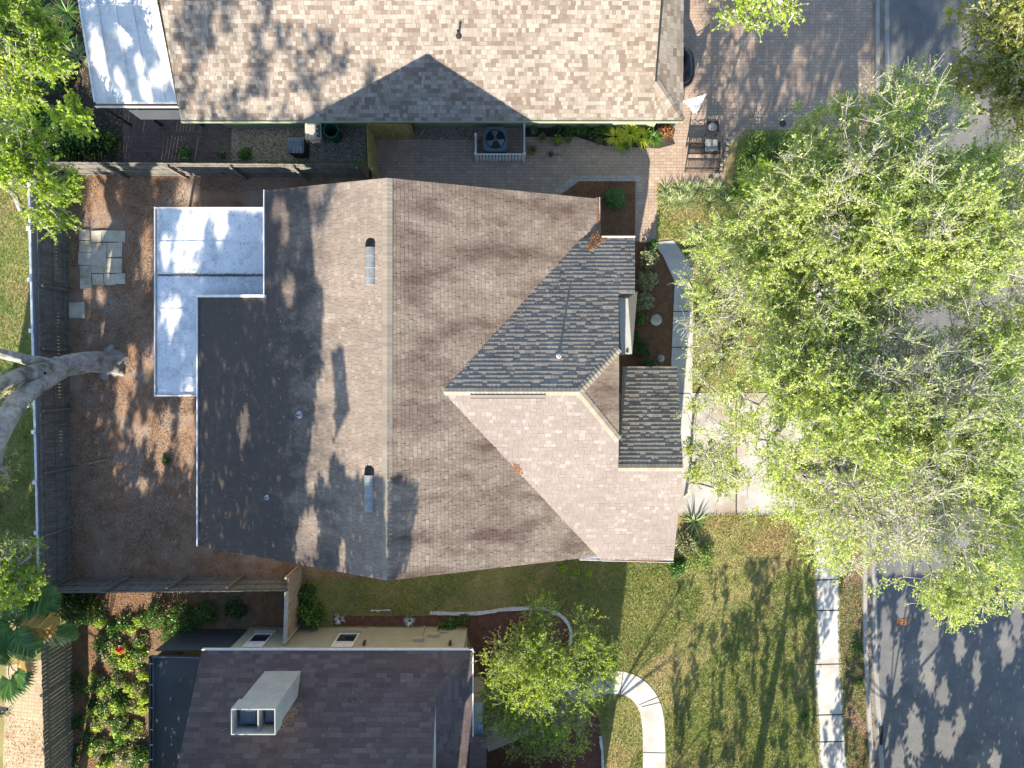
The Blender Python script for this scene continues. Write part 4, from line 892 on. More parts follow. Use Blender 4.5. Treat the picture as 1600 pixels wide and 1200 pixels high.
tree('small_tree', 'small bright green feathery tree in the red mulch bed beside the curved path', (845, 1045), tuple(P(845, 1045, 1.0)),
     [(845, 1050, 3.0, 1.8, 1.0), (800, 1040, 2.6, 1.1, .7), (880, 1090, 2.7, 1.3, .7), (920, 1010, 2.6, .8, .5), (830, 1110, 2.3, 1.1, .6), (940, 1035, 2.4, .7, .4), (890, 1150, 2.2, .7, .5), (780, 1090, 2.2, .8, .5), (830, 1150, 2.0, .9, .5), (790, 1120, 2.2, .9, .5), (870, 1130, 2.4, 1.0, .6), (925, 1060, 2.5, .8, .5), (960, 1030, 2.3, .4, .3), (835, 975, 2.3, .7, .4), (850, 960, 2.2, .7, .4), (905, 965, 2.5, .5, .3)],
     720, 'leafD', 'twigb', seed=41, ntw=6, nl=9, leaf=.08, bare=.25, twl=.6, trunk_r=.11)
tree('small_tree', 'slender sapling leaning over the driveway beside the garage corner', (1070, 776), tuple(P(1080, 755, 1.8)),
     [(1095, 735, 3.2, .6, .5), (1120, 715, 3.4, .7, .5), (1085, 700, 3.2, .4, .4), (1140, 740, 3.0, .5, .4), (1085, 635, 3.4, .35, .3), (1125, 760, 2.8, .4, .3)], 170, 'leafA', 'twigb', seed=43, ntw=5, nl=7, leaf=.08, bare=.2, twl=.35, trunk_r=.06)
# ------------------------------------------------------------------ left side trees
tree('leafy_tree', 'bright lime leafy tree crown in the top left corner over dark palms', (-20, 100), tuple(P(-20, 110, 3)),
     [(20, 30, 6, 1.0, .8), (30, 90, 6.3, 1.1, .8), (60, 105, 6, .9, .7), (20, 140, 6, .9, .7), (110, 165, 5.5, .75, .6), (128, 185, 5.3, .5, .4), (-20, 60, 6.5, 1.5, 1), (75, 60, 5.5, .5, .4), (10, 190, 5.5, .5, .4)],
     900, 'leafD', seed=51, ntw=6, nl=11, leaf=.11, bare=.3, twl=.4)
tree('leafy_tree', 'grey twigged sparse tree with drooping olive leaves at the left edge above the pale fence', (30, 285), tuple(P(20, 280, 2)),
     [(90, 290, 4, .8, .6), (60, 330, 3.8, .6, .5), (40, 240, 4, 1.1, .6), (85, 345, 3.5, .6, .5), (20, 270, 4.3, .8, .6)],
     300, 'leafD', seed=53, ntw=4, nl=16, leaf=.1, bare=.15, twl=.45)
tree('leafy_tree', 'bright leafy branch tips at the left edge above the fan palm', (-40, 900), tuple(P(-40, 900, 2.5)),
     [(10, 870, 5, .6, .5), (30, 915, 5, .6, .5), (45, 900, 4.8, .4, .4), (0, 920, 5, .6, .5), (42, 925, 4.8, .4, .3), (45, 855, 4.8, .4, .3)], 260, 'leafD', seed=57, ntw=6, nl=8, leaf=.095, bare=.3, twl=.38)
tree('leafy_tree', 'few olive leaf tips at the left edge beside the oak limb', (-60, 740), tuple(P(-60, 740, 3)), [(-5, 740, 5, .6, .5), (-20, 620, 5, .8, .6), (0, 1110, 3, .4, .4)], 90, 'leafC', seed=59, ntw=5, nl=6, leaf=.09, bare=.3, twl=.4)
# big oak: leaning trunk seen from above with its limbs leaving the picture
ok = thing('oak_tree', 'huge grey oak trunk rising from the mulch and leaning out at the left edge', 'tree', tuple(P(165, 566)))
def limb(name, pts, rads, parent, n=18):
    pts = [Vector(p) for p in pts]; q = []; r = []
    for i in range(len(pts) - 1):
        for k in range(6):
            t = k / 6; a = pts[max(0, i - 1)]; b = pts[i]; c = pts[i + 1]; d = pts[min(len(pts) - 1, i + 2)]
            q.append(.5 * ((2 * b) + (c - a) * t + (2 * a - 5 * b + 4 * c - d) * t * t + (-a + 3 * b - 3 * c + d) * t ** 3)); r.append(rads[i] * (1 - t) + rads[i + 1] * t)
    q.append(pts[-1]); r.append(rads[-1]); mb = MB(); ref = Vector((0, 1, 0))
    v = []
    for i, p in enumerate(q):
        d = (q[min(i + 1, len(q) - 1)] - q[max(i - 1, 0)]).normalized(); x = d.cross(ref).normalized(); y = x.cross(d)
        for k in range(n):
            a = 2 * math.pi * k / n; rr = r[i] * (1 + .07 * math.sin(3 * a + i * .35) + .05 * math.sin(7 * a + i * .8) + random.uniform(-.025, .025)); v.append(p + (x * math.cos(a) + y * math.sin(a)) * rr)
    f = [(i * n + k, i * n + (k + 1) % n, (i + 1) * n + (k + 1) % n, (i + 1) * n + k) for i in range(len(q) - 1) for k in range(n)] + [tuple(range((len(q) - 1) * n, len(q) * n))]
    mb.add(v, f); return mb.build(name, M['bark'], parent, True)
limb('trunk', [P(178, 566, -.1), P(165, 566, .35), P(135, 567, 1.4), P(105, 570, 2.4), P(82, 575, 3.1)], [.62, .46, .42, .40, .38], ok)
for rt in ([P(178, 566, .25), P(192, 556, .1), P(207, 548, -.04)], [P(176, 572, .25), P(190, 583, .08), P(201, 594, -.05)], [P(168, 558, .25), P(172, 543, .1), P(178, 530, -.04)], [P(166, 576, .25), P(162, 590, .1), P(166, 604, -.04)]):
    limb('root', [rt[0], rt[0].lerp(rt[1], .6), rt[0].lerp(rt[2], .62) - Vector((0, 0, .1))], [.3, .2, .09], ok, 12)
limb('limb', [P(100, 574, 2.5), P(60, 598, 4.0), P(25, 632, 5.5), P(-5, 690, 7.0), P(-45, 780, 8.2)], [.35, .35, .32, .29, .25], ok)
limb('limb', [P(92, 572, 2.8), P(55, 580, 4.2), P(18, 592, 5.6), P(-30, 620, 7.4)], [.3, .27, .24, .2], ok)
limb('limb', [P(70, 568, 3.4), P(40, 562, 4.4), P(5, 553, 5.4), P(-40, 540, 7)], [.24, .19, .16, .13], ok)
limb('limb', [P(-60, 800, 7), P(-15, 845, 5.4), P(2, 875, 4.6), P(12, 905, 4.2)], [.25, .25, .2, .12], ok)
for (x, y, z, r) in ((38, 632, 5.1, .09), (71, 583, 4.0, .06)):
    c = P(x, y, z + .36); mb = MB(); mb.lathe(c, [(r * 1.5, -.1), (r * 1.4, .0), (r, .02), (r * .7, -.02), (.001, -.03)], 12); mb.build('knot', M['bark'], ok)
    c.z += .022; mb = MB(); mb.lathe(c, [(r * .8, 0), (.001, .001)], 10); mb.build('knot_hole', M['hole'], ok)
# ------------------------------------------------------------------ unseen shade trees to the south, crowns shaped to cast the wanted dapples
LIT = [  # lit patches inside shaded areas (photo px ellipses: cx, cy, rx, ry)
 (160, 318, 36, 48), (290, 300, 22, 18), (230, 400, 10, 50), (190, 620, 8, 60), (170, 520, 14, 18), (250, 700, 6, 40), (212, 448, 7, 28), (292, 670, 18, 60), (262, 668, 7, 30), (236, 668, 10, 26), (216, 668, 6, 24), (205, 570, 8, 45), (233, 565, 12, 22), (222, 755, 10, 10), (136, 455, 6, 10), (158, 460, 5, 8), (178, 420, 5, 30),
 (300, 362, 26, 32), (345, 340, 15, 30), (280, 412, 14, 45), (300, 440, 14, 30), (258, 510, 18, 30), (272, 480, 20, 20), (256, 400, 9, 22), (286, 545, 6, 22), (322, 330, 12, 10),
 (381, 665, 6, 24), (486, 745, 9, 25), (485, 835, 16, 40), (452, 452, 12, 20), (470, 850, 10, 30), (512, 660, 14, 60), (493, 700, 8, 30), (433, 325, 6, 18), (445, 345, 5, 40), (386, 553, 4, 14),
 (512, 600, 9, 60), (535, 870, 5, 20), (430, 585, 3, 10), (500, 640, 8, 40), (505, 720, 12, 22), (555, 730, 20, 12),
 (1384, 1000, 8, 50), (1400, 1045, 12, 40), (1376, 1080, 8, 40), (1448, 1015, 14, 38), (1460, 990, 10, 30), (1455, 1065, 7, 20), (1475, 1085, 10, 18), (1500, 1010, 8, 22), (1430, 1150, 18, 38), (1478, 1155, 22, 26), (1405, 1185, 12, 24), (1570, 1005, 8, 30), (1590, 960, 10, 45), (1525, 1050, 6, 22), (1555, 1190, 10, 14), (1380, 1140, 8, 30), (1500, 1130, 6, 16), (1410, 950, 10, 24), (1452, 940, 8, 26), (1575, 1020, 10, 12),
 (1230, 1000, 8, 30), (1100, 1040, 10, 50), (1140, 1090, 8, 50), (1180, 1130, 9, 40), (1090, 1110, 8, 40), (1210, 1060, 7, 40), (1240, 1170, 10, 24), (1120, 1170, 8, 25), (1160, 1030, 6, 30), (1235, 1110, 8, 14), (1160, 925, 25, 20), (1095, 930, 30, 40), (1215, 950, 7, 25), (1250, 990, 6, 20), (1070, 1000, 12, 60), (1297, 1140, 3, 10), (1200, 1180, 6, 20), (1330, 1180, 5, 20), (1340, 1080, 5, 24),
 (1400, 60, 8, 40), (1428, 30, 12, 34), (1452, 85, 12, 34), (1478, 25, 18, 26), (1393, 112, 5, 22), (1505, 60, 14, 30), (1550, 20, 20, 22), (1372, 95, 6, 50), (1440, 130, 8, 16), (1415, 10, 8, 20), (1580, 60, 16, 30), (170, 50, 7, 40), (215, 20, 8, 22), (168, 70, 10, 22), (172, 115, 6, 18), (230, 138, 8, 24), (230, 80, 7, 14), (250, 110, 9, 18), (198, 150, 4, 14), (186, 152, 3, 12), (262, 100, 6, 18), (192, 110, 4, 12),
 (340, 35, 9, 16), (380, 60, 16, 18), (330, 120, 26, 30), (375, 110, 22, 22), (440, 110, 20, 24), (280, 95, 7, 22), (420, 60, 10, 12), (470, 160, 30, 14), (500, 100, 14, 12), (400, 165, 30, 10), (350, 75, 8, 15), (465, 60, 12, 9), (530, 70, 10, 10), (300, 170, 14, 12), (520, 140, 20, 18), (440, 20, 20, 12), (395, 20, 12, 10), (555, 110, 14, 30), (485, 25, 20, 10),
]
SHADE = [  # shaded areas (photo px), plane, optical depth
 ([(310, 465), (415, 465), (415, 297), (480, 290), (492, 430), (506, 460), (500, 560), (535, 540), (545, 640), (515, 700), (550, 745), (600, 745), (604, 905), (310, 860)], PW, 1.0),
 ([(108, 275), (600, 275), (420, 330), (310, 460), (310, 860), (450, 905), (112, 905)], 'g', .9),
 ([(242, 325), (414, 325), (414, 464), (310, 464), (310, 618), (242, 618)], 'w', 1.0),
 ([(240, -20), (420, -20), (430, 20), (540, 60), (590, 110), (560, 190), (283, 190)], PT, .75),
 ([(120, -40), (245, -40), (280, 165), (150, 165)], 'w', .95),
 ([(1060, 905), (1140, 880), (1270, 860), (1275, 1230), (1060, 1230), (1050, 1060)], 'g', .62),
 ([(1270, 880), (1372, 880), (1372, 1230), (1270, 1230)], 'g', .5),
 ([(1372, 900), (1720, 900), (1720, 1290), (1372, 1290)], 'g', 1.0),
 ([(1360, -60), (1640, -60), (1640, 130), (1440, 140), (1372, 160)], 'g', .8),
 ([(610, 740), (655, 760), (640, 880), (608, 908)], PE, .7),
 ([(228, 1018), (325, 1018), (300, 1210), (228, 1210)], 'w', .95),  # leaves added only to shade the screen porch roof
 ([(-60, 560), (40, 580), (62, 700), (65, 900), (-60, 900)], 'g', .9),
]
rng = np.random.default_rng(99); SH = []
LITa = np.array(LIT, float)
LAD = 3.4; LAR = .05
for poly, pl, dens in SHADE:
    xs = [p[0] for p in poly]; ys = [p[1] for p in poly]; area = (max(xs) - min(xs)) * (max(ys) - min(ys)) / 1354.
    n = int(area * (110 if dens >= .9 else 75) * dens * 2.2); x = rng.uniform(min(xs), max(xs), n); y = rng.uniform(min(ys), max(ys), n)
    k = inpoly(x, y, poly)
    for cx, cy, rx, ry in LIT:
        k &= (((x - cx) / (rx * (.8 if rx > 8 else 1) + 3)) ** 2 + ((y - cy) / (ry * 1.25 + 5)) ** 2) > rng.uniform(.35, 1.6, n)
    if dens < .9: k &= vnoise(np.stack([x / 13, y / 75], 1), 1.0, 5) + rng.uniform(-.14, .14, n) > (1.0 - dens)
    else: k &= vnoise(np.stack([x / 12, y / 65], 1), 1.0, 8) + rng.uniform(-.1, .1, n) > .06
    x, y = x[k], y[k]
    p = ground_pts(x, y, 0) if pl == 'g' else (ground_pts(x, y, 2.4) if pl == 'w' else plane_pts(x, y, pl))
    yr_, z_ = p[:, 1], p[:, 2]
    hm = (yr_ + 1.88 * z_ + 17.0 + 1.9) / 2.43; left = p[:, 0] < -14
    h_ = np.maximum(hm, 3.2) + rng.random(len(p)) ** 1.5 * 3.2
    t_ = (h_ - z_) / SDn[2]; SH.append(p + SDn * t_[:, None])
SHp = np.concatenate(SH); X_, Y_ = proj(SHp)
out = (X_ < -14) | (X_ > 1614) | (Y_ > 1214) | (Y_ < -14); SHp = SHp[out]
spots = [(-19, -20), (-14.5, -17.5), (-10, -19), (6, -22), (10, -20), (15, -21), (20, -23), (-22, -6), (3.5, -19)]
near = np.argmin(np.stack([(SHp[:, 0] - a) ** 2 + (SHp[:, 1] - b) ** 2 for a, b in spots]), 0)
for i, (a, b) in enumerate(spots):
    q = SHp[near == i]
    if len(q) < 40: continue
    t = thing('shade_tree', 'unseen tall oak beyond the lower edge, its crown shaped to cast dappled shade', 'tree', (a, b, 0), 'oaks beyond the lower edge')
    mesh_np('crown', *leaves(q, .20, .15, .8), M['leafB'], t)
    e = q[rng.choice(len(q), min(len(q), 7))]; f0 = np.array([a, b, max(2.5, q[:, 2].mean() * .5)])
    ok_ = np.ones(len(e), bool)
    for tt in (0, .2, .4, .6, .8, 1):
        X_, Y_ = proj(f0 + (e - f0) * tt); ok_ &= (X_ < -30) | (X_ > 1630) | (Y_ > 1240)
    e = e[ok_]
    pp = [prisms(np.array([[a, b, 0.]]), f0[None], np.array([.24]), np.array([.14]), 8), prisms(np.repeat(f0[None], len(e), 0), e, np.full(len(e), .035), np.full(len(e), .012), 6)]
    mesh_np('trunk', *join(pp), M['bark'], t)

# ================================================================== PLANTS NEAR THE GROUND
rng = np.random.default_rng(5)
def g3(x, y, z=0): return tuple(P(x, y, z))
def rosette(x, y, n, L, wd, mat, label, group=None, cat='plant', name='strap_leaf_plant', z=0, **k):
    t = thing(name, label, cat, g3(x, y, z), group); mesh_np('leaves', *straps(np.array(g3(x, y, z)), n, L, wd, **k), M[mat], t); return t
# top left jungle
for i, (x, y, L_, m, lb) in enumerate(((52, 55, .9, 'leafP', 'spiky dark rosette palm at the top, nearest the left edge tree'), (100, 70, 1.0, 'leafP', 'broad spiky palm rosette beside the pale patio roof, upper one'), (122, 88, .9, 'leafG', 'spiky rosette against the pale patio roof edge'), (105, 20, .9, 'leafP', 'dark rosette by the top edge left of the patio roof'), (60, 20, .9, 'leafP', 'dark rosette palm at the top edge under the lime tree'), (80, 125, .8, 'leafP', 'low spiky rosette under the lime tree tips'))):
    rosette(x, y, 60, L_, .05, m, lb, 'spiky palms beside the pale patio roof', name='rosette_palm', z=.3, elev=(5, 60), droop=.35)
for i, (x, y, r, h, m, lb) in enumerate(((60, 200, 1.3, 1.5, 'leafP', 'large dark green leafy shrub below the lime tree in the top left'), (110, 215, 1.2, 1.3, 'leafP', 'broad green shrub between the lime tree tips and the upper fence'), (150, 225, .8, .9, 'leafB', 'dark low shrub reaching toward the brick patio'), (30, 190, 1.1, 1.6, 'leafB', 'dark shrub at the left edge under the lime tree'), (15, 15, 1.2, 2, 'leafB', 'dark shrub in the very top left corner'), (95, 110, 1.0, .9, 'leafB', 'dark undergrowth shrub between the spiky palms'), (172, 222, .5, .5, 'leafP', 'small leafy plant at the corner of the brick patio'))):
    bush('shrub', lb, g3(x, y), r, h, int(1500 * r * r), m, .15, 'shrubs in the top left garden')
for (x, y, r, lb) in ((290, 240, .4, 'low dark plant on the brick patio near the upper fence'), (385, 242, .35, 'small weedy plant at the left end of the gravel bed'), (348, 243, .15, 'tiny bright sprout at the patio corner')):
    bush('plant', lb, g3(x, y), r, .35, 260, 'leafP', .1, cat='plant', stems=False)
# walkway planting of the top house
for i, (x, y, r, m, sz, lb) in enumerate(((872, 200, .3, 'leafB', .08, 'small dark potted foliage by the green wall'), (888, 208, .3, 'leafP', .09, 'leafy plant against the green wall beside the clay pots'), (908, 203, .36, 'leafP', .08, 'light green leafy clump against the green wall'), (925, 212, .32, 'leafB', .08, 'dark leafy clump left of the yellow strap plants'), (942, 202, .34, 'leafP', .09, 'green plant behind the yellow strap plants'))):
    bush('plant', lb, g3(x, y), r, .5, 420, m, sz, 'plants along the green wall', 'plant', stems=False)
for i, (x, y, L_, m, lb) in enumerate(((962, 214, .62, 'leafY', 'bright yellow-green strap leaf clump, left one under the eave'), (985, 208, .75, 'leafY', 'largest bright yellow-green strap leaf clump under the eave'), (1002, 214, .55, 'leafY', 'yellow-green strap clump, right one of the bright row'), (1020, 216, .5, 'leafP', 'darker green strap plant beside the red foliage'), (975, 225, .4, 'leafD', 'small lime plant at the paver edge under the yellow clumps'))):
    rosette(x, y, 110, L_, .045, m, lb, 'strap leaf plants along the top house', z=.15, elev=(5, 75), droop=.4)
bush('red_plant', 'red and green foliage plant at the right corner of the top house', g3(1040, 206), .42, .5, 420, 'leafR', .11, cat='plant', stems=False)
def pot(x, y, r, h, mat, lb, leafm='leafP', n=70, ls=.09, spread=1.4):
    t = thing('potted_plant', lb, 'potted plant', g3(x, y), 'pots on the paver walk'); c = g3(x, y)
    mb = MB(); mb.lathe(c, [(r * .7, 0), (r * .95, h * .85), (r * 1.05, h * .86), (r * 1.05, h), (r * .88, h), (r * .86, h * .86)], 18); p_ = mb.build('pot', M[mat], t)
    mb = MB(); mb.lathe((c[0], c[1], h * .84), [(r * .87, 0), (.001, .01)], 14); mb.build('soil', M['soil'], p_)
    u_ = unit(n); u_[:, 2] = np.abs(u_[:, 2]); q = np.array([c[0], c[1], h]) + u_ * rng.uniform(.2, 1, n)[:, None] * np.array([r * spread, r * spread, .35])
    mesh_np('foliage', *leaves(q, ls, .3), M[leafm], t)
pot(834, 207, .15, .28, 'pot', 'dark pot with a small round leaved plant nearest the white fence corner', n=30)
pot(847, 219, .17, .3, 'terracotta', 'clay pot with a thin plant, second row by the white fence', n=40)
pot(832, 238, .16, .28, 'terracotta', 'clay pot standing furthest out on the pavers', n=60)
pot(870, 224, .19, .3, 'pot', 'wide pot with bright leaves in the middle of the paver walk edge', 'leafD', 130)
pot(888, 221, .14, .26, 'terracotta', 'small clay pot with a green sprig right of the wide pot', n=50)
pot(935, 224, .13, .25, 'pot', 'small dark pot left of the yellow strap plants', 'leafB', 60)
pot(978, 232, .12, .2, 'pot', 'little dark pot in front of the yellow strap plants', 'leafB', 40)
c = g3(861, 242); t = thing('garden_stake_lamp', 'small dark round lamp with a thin arm on the pavers', 'garden lamp', c); mb = MB(); mb.lathe(c, [(.1, 0), (.1, .05), (.02, .07), (.02, .2), (.09, .21), (.06, .27), (.001, .28)], 14); mb.build('lamp', M['iron'], t); mb = MB(); mb.bar((c[0], c[1], .03), (c[0] + .4, c[1], .03), .02, .02); mb.build('arm', M['iron'], t)
# corner bed fern, front bed shrubs
t = bush('fern', 'soft bright green feathery shrub in the corner mulch bed', g3(960, 312), .62, .7, 3200, 'leafP', .07, cat='fern', up=.6, lump=.3)
for i, (x, y, r, m, lb) in enumerate(((1012, 405, .5, 'leafS', 'variegated pinkish shrub at the top of the front bed by the path'), (1008, 440, .55, 'leafS', 'variegated shrub in the middle of the front bed beside the roof edge'), (1005, 472, .5, 'leafS', 'pale variegated shrub above the chimney'), (1018, 385, .3, 'leafB', 'dark sprig at the paver end of the front bed'), (1000, 500, .3, 'leafP', 'small green shrub beside the chimney'))):
    bush('shrub', lb, g3(x, y), r, .8, 900, m, .09, 'shrubs in the front bed')
for (x, y, r, lb) in ((1000, 545, .5, 'low dark green ground shrub below the chimney'), (1012, 575, .5, 'dark low shrub beside the small striped roof'), (990, 525, .3, 'dark green sprig beside the chimney foot')):
    bush('shrub', lb, g3(x, y), r, .4, 500, 'leafB', .1, 'dark shrubs in the front bed', stems=False)
c = g3(1025, 500, .01); mb = MB(); mb.lathe(c, [(.24, 0), (.24, .03), (.22, .045), (.001, .05)], 24); tag(mb.build('stepping_stone', M['flag']), 'round pale stepping stone in the brown front bed', 'stone')
c = g3(1032, 560, .01); mb = MB(); mb.lathe(c, [(.13, 0), (.16, .08), (.08, .14), (.001, .15)], 12); tag(mb.build('garden_ornament', M['cushion']), 'small grey rounded ornament in the brown front bed', 'ornament')
# raised hedge, agapanthus border, palm near the bench
HED = [(1165, 212), (1240, 210), (1262, 240), (1250, 285), (1140, 290), (1148, 240)]
x, y = scatter_px([HED], 7000); p = ground_pts(x, y, 0); p[:, 2] = rng.uniform(.1, .75, len(p)) ** .6 * .8 * (.7 + .5 * vnoise(p[:, :2], 2.5, 3)); t = thing('hedge', 'dense low mossy green hedge beside the bench, below the paver drive', 'hedge', g3(1195, 250)); mesh_np('foliage', *leaves(p, .085, .5), M['bladeG'], t)
for i in range(26):
    x = 1030 + 105 * rng.random(); y = 292 + 26 * rng.random(); rosette(x, y, 26, .55, .03, 'leafG', 'pale strap leaf clump in the border row below the bench', 'pale strap leaf border', z=0, elev=(15, 70), droop=.45)
for i in range(10):
    x = 1120 + 60 * rng.random(); y = 286 + 30 * rng.random(); rosette(x, y, 26, .5, .035, 'leafP', 'darker green strap clump at the right of the border row', 'dark strap leaf border', z=0, elev=(15, 70), droop=.45)
t = thing('fan_palm', 'small bright fan palm right of the bench', 'palm', g3(1187, 282))
for k in range(9): fan(g3(1187, 282, .3), 6.28 * k / 9 + .2, R(rng.uniform(10, 50)), .45, 'leafD', t, 18, .7)
for (x, y) in ((1141, 217), (1138, 224), (1135, 233), (1133, 241), (1131, 250), (1128, 257), (1126, 265), (1120, 274), (1110, 282), (1146, 211)):
    mb = MB(); c = g3(x, y); mb.lathe((c[0], c[1], 0), [(.1, 0), (.12, .06), (.07, .12), (.001, .13)], 7); tag(mb.build('edging_rock', M['stones'] if x > 1125 else M['flag']), 'small rock in the curved row edging the hedge by the bench', 'rock', 'rocks edging the hedge')
t = bush('shrub', 'dark shrub shading the lawn beside the front path bend', g3(1085, 390), .5, .6, 900, 'leafB', .09)
# bottom-left garden
pm = thing('fan_palm', 'big fan palm with drooping green and yellowed fronds at the left edge', 'palm', g3(40, 990))
mb = MB(); mb.tube([P(52, 985, 0), P(40, 975, 1.6), P(28, 972, 2.6)], [.2, .16, .15], 10); mb.build('trunk', M['bark'], pm)
pc3 = P(27, 973, 2.6)
for k in range(18): frond(pc3, 6.283 * k / 18 + rng.uniform(-.15, .15), R(rng.uniform(-5, 55)), rng.uniform(1.7, 2.4), 'leafP' if k not in (0,) else 'leafO', pm, 44, .7, .5, .075, .3)
for k in range(7): fan(P(15, 1035, 1.4), R(-70 + 40 * k), R(25), .7, ('leafP', 'leafP', 'leafO', 'leafD')[k % 4], pm, 30, 1.0)
bush('shrub', 'dark glossy round shrub at the fence corner beside the fan palm', g3(132, 944), 1.05, 1.5, 3600, 'leafB', .11, up=.3)
bush('shrub', 'small dark shrub behind the fence corner', g3(98, 925), .6, 1.3, 900, 'leafB', .11)
for i, (x, y, r, h, lb) in enumerate(((250, 960, .8, .9, 'leafy green shrub along the lower fence, left one'), (290, 965, .8, .9, 'leafy green shrub along the lower fence, middle one'), (325, 955, .6, .8, 'darker shrub along the lower fence, right one'), (270, 990, .6, .6, 'low green shrub above the screen porch corner'), (370, 950, .6, .5, 'shaded dark ground shrub near the beige house corner'))):
    bush('shrub', lb, g3(x, y), r, h, int(2200 * r * r), 'leafP' if i < 4 else 'leafB', .09, 'shrubs along the lower fence')
bush('shrub', 'dark green shrub in the corner of the tan fence and beige wall', g3(490, 955), .75, 1.1, 1500, 'leafP', .11)
bush('shrub', 'lower dark shrub beside the tan fence base', g3(480, 925), .5, .7, 700, 'leafB', .1)
for i in range(96):
    x = rng.uniform(148, 228); y = rng.uniform(965, 1195); bush('shrub', 'low sunlit leafy clump in the overgrown strip left of the screen porch', g3(x, y), rng.uniform(.25, .5), rng.uniform(.2, .45), 380, ['leafS', 'leafA', 'leafP'][i % 3], .085, 'ground clumps of the overgrown strip', stems=False)
for i in range(10):
    x = rng.uniform(113, 140); y = rng.uniform(1020, 1195); bush('shrub', 'dark shaded clump at the foot of the grey board fence', g3(x, y), .35, .3, 160, 'leafB', .09, 'dark clumps by the board fence', stems=False)
c = np.array(g3(188, 1016, .5)); t = thing('flower', 'single bright red bloom in the overgrown strip', 'flower', tuple(c)); mesh_np('petals', *leaves(c + rng.normal(size=(24, 3)) * .06, .16, .5, .8), M['red'], t)
for (x, y, s, lb) in ((531, 967, .3, 'pale white spiky plant in the mulch by the dark corner shrub'), (640, 970, .28, 'pale white spiky plant in the mulch strip along the beige wall')):
    rosette(x, y, 40, s, .035, 'white_coral', lb, name='white_plant', elev=(5, 70), droop=.2)
for (x, y, r, m, lb) in ((704, 973, .35, 'leafP', 'small green shrub by the right end of the beige wall'), (725, 967, .35, 'leafB', 'dark shrub at the corner of the beige house'), (690, 975, .2, 'leafP', 'tiny shrub below the conduit of the beige wall')):
    bush('shrub', lb, g3(x, y), r, .5, 420, m, .08, 'small shrubs by the beige wall', stems=False)
for (x, y, n_, lb) in ((765, 1113, 60, 'red leaved plant by the entry of the brown house'), ):
    bush('red_plant', lb, g3(x, y), .3, .4, 200, 'leafR', .1, cat='plant', stems=False)
# front right garden by the garage corner
for i, (x, y, r, m, lb) in enumerate(((1072, 850, .7, 'leafS', 'grassy green shrub at the garage corner'), (1090, 868, .8, 'bladeG', 'light feathery shrub beside the garage corner'), (1058, 884, .5, 'leafP', 'green shrub below the garage corner gutter'))):
    bush('shrub', lb, g3(x, y), r, .6, 1100, m, .09, 'shrubs at the garage corner')
rosette(1085, 815, 34, .7, .07, 'leafG', 'spiky grey-green agave-like plant at the driveway corner', name='agave', elev=(10, 60), droop=.1)
for (x, y) in ((900, 892), (880, 888), (920, 896)): bush('weed', 'bright green weed tuft on the lawn under the white gutter', g3(x, y), .22, .2, 120, 'leafD', .07, 'weeds under the white gutter', 'weed', stems=False)
for (x, y, lb) in ((260, 719, 'lone green weed in the middle of the mulched backyard'), (1338, 1013, 'bright weed clump on the verge beside the kerb'), (1340, 1065, 'smaller weed tuft lower on the verge'), (1257, 1120, 'green weed tuft on the lawn beside the sidewalk')):
    bush('weed', lb, g3(x, y), .22 if y != 1013 else .38, .15, 260, 'leafP', .07, cat='weed', stems=False)

# ================================================================== STONES, BINS, FURNITURE, CAR
def slabstone(x0, y0, x1, y1, lb, h=.06):
    rr = random.Random(int(x0 * 7 + y0)); q = [(x0, y0), (x1, y0), (x1, y1), (x0, y1)]; q = [P(a + rr.uniform(-.8, .8), b + rr.uniform(-.8, .8), 0) for a, b in q]
    mb = MB(); mb.prism([(p.x, p.y) for p in q], .004, h + rr.uniform(0, .02)); tag(mb.build('paving_slab', M['flag']), lb, 'paving slab', 'loose slabs in the backyard')
SL = [(125, 359, 142, 376, 'top left corner slab of the patch'), (143, 361, 160, 379, 'second slab of the top row'), (161, 361, 197, 378, 'wide slab at the right of the top row'), (125, 377, 143, 395, 'second slab down the left column'), (124.5, 395.5, 143.5, 414.5, 'browner stained slab in the left column'), (126, 415, 144, 433, 'fourth slab down the left column'), (126.5, 433.5, 144.5, 451.5, 'bottom left slab sticking out of the patch'), (144.5, 380, 167.5, 427, 'tallest slab in the centre of the patch'), (168.5, 379.5, 192, 402, 'upper right square slab'), (168.5, 403.5, 192, 427, 'lower right square slab'), (145.5, 428, 163, 446, 'bottom row slab, left of two pale ones'), (163.8, 428, 181, 445.5, 'bottom row slab in the middle'), (181.8, 428, 197, 443.5, 'mossy slab at the bottom right of the patch'), (109.5, 473, 133.5, 497, 'lone square slab away from the patch by the fence')]
for x0, y0, x1, y1, lb in SL: slabstone(x0, y0, x1, y1, lb)
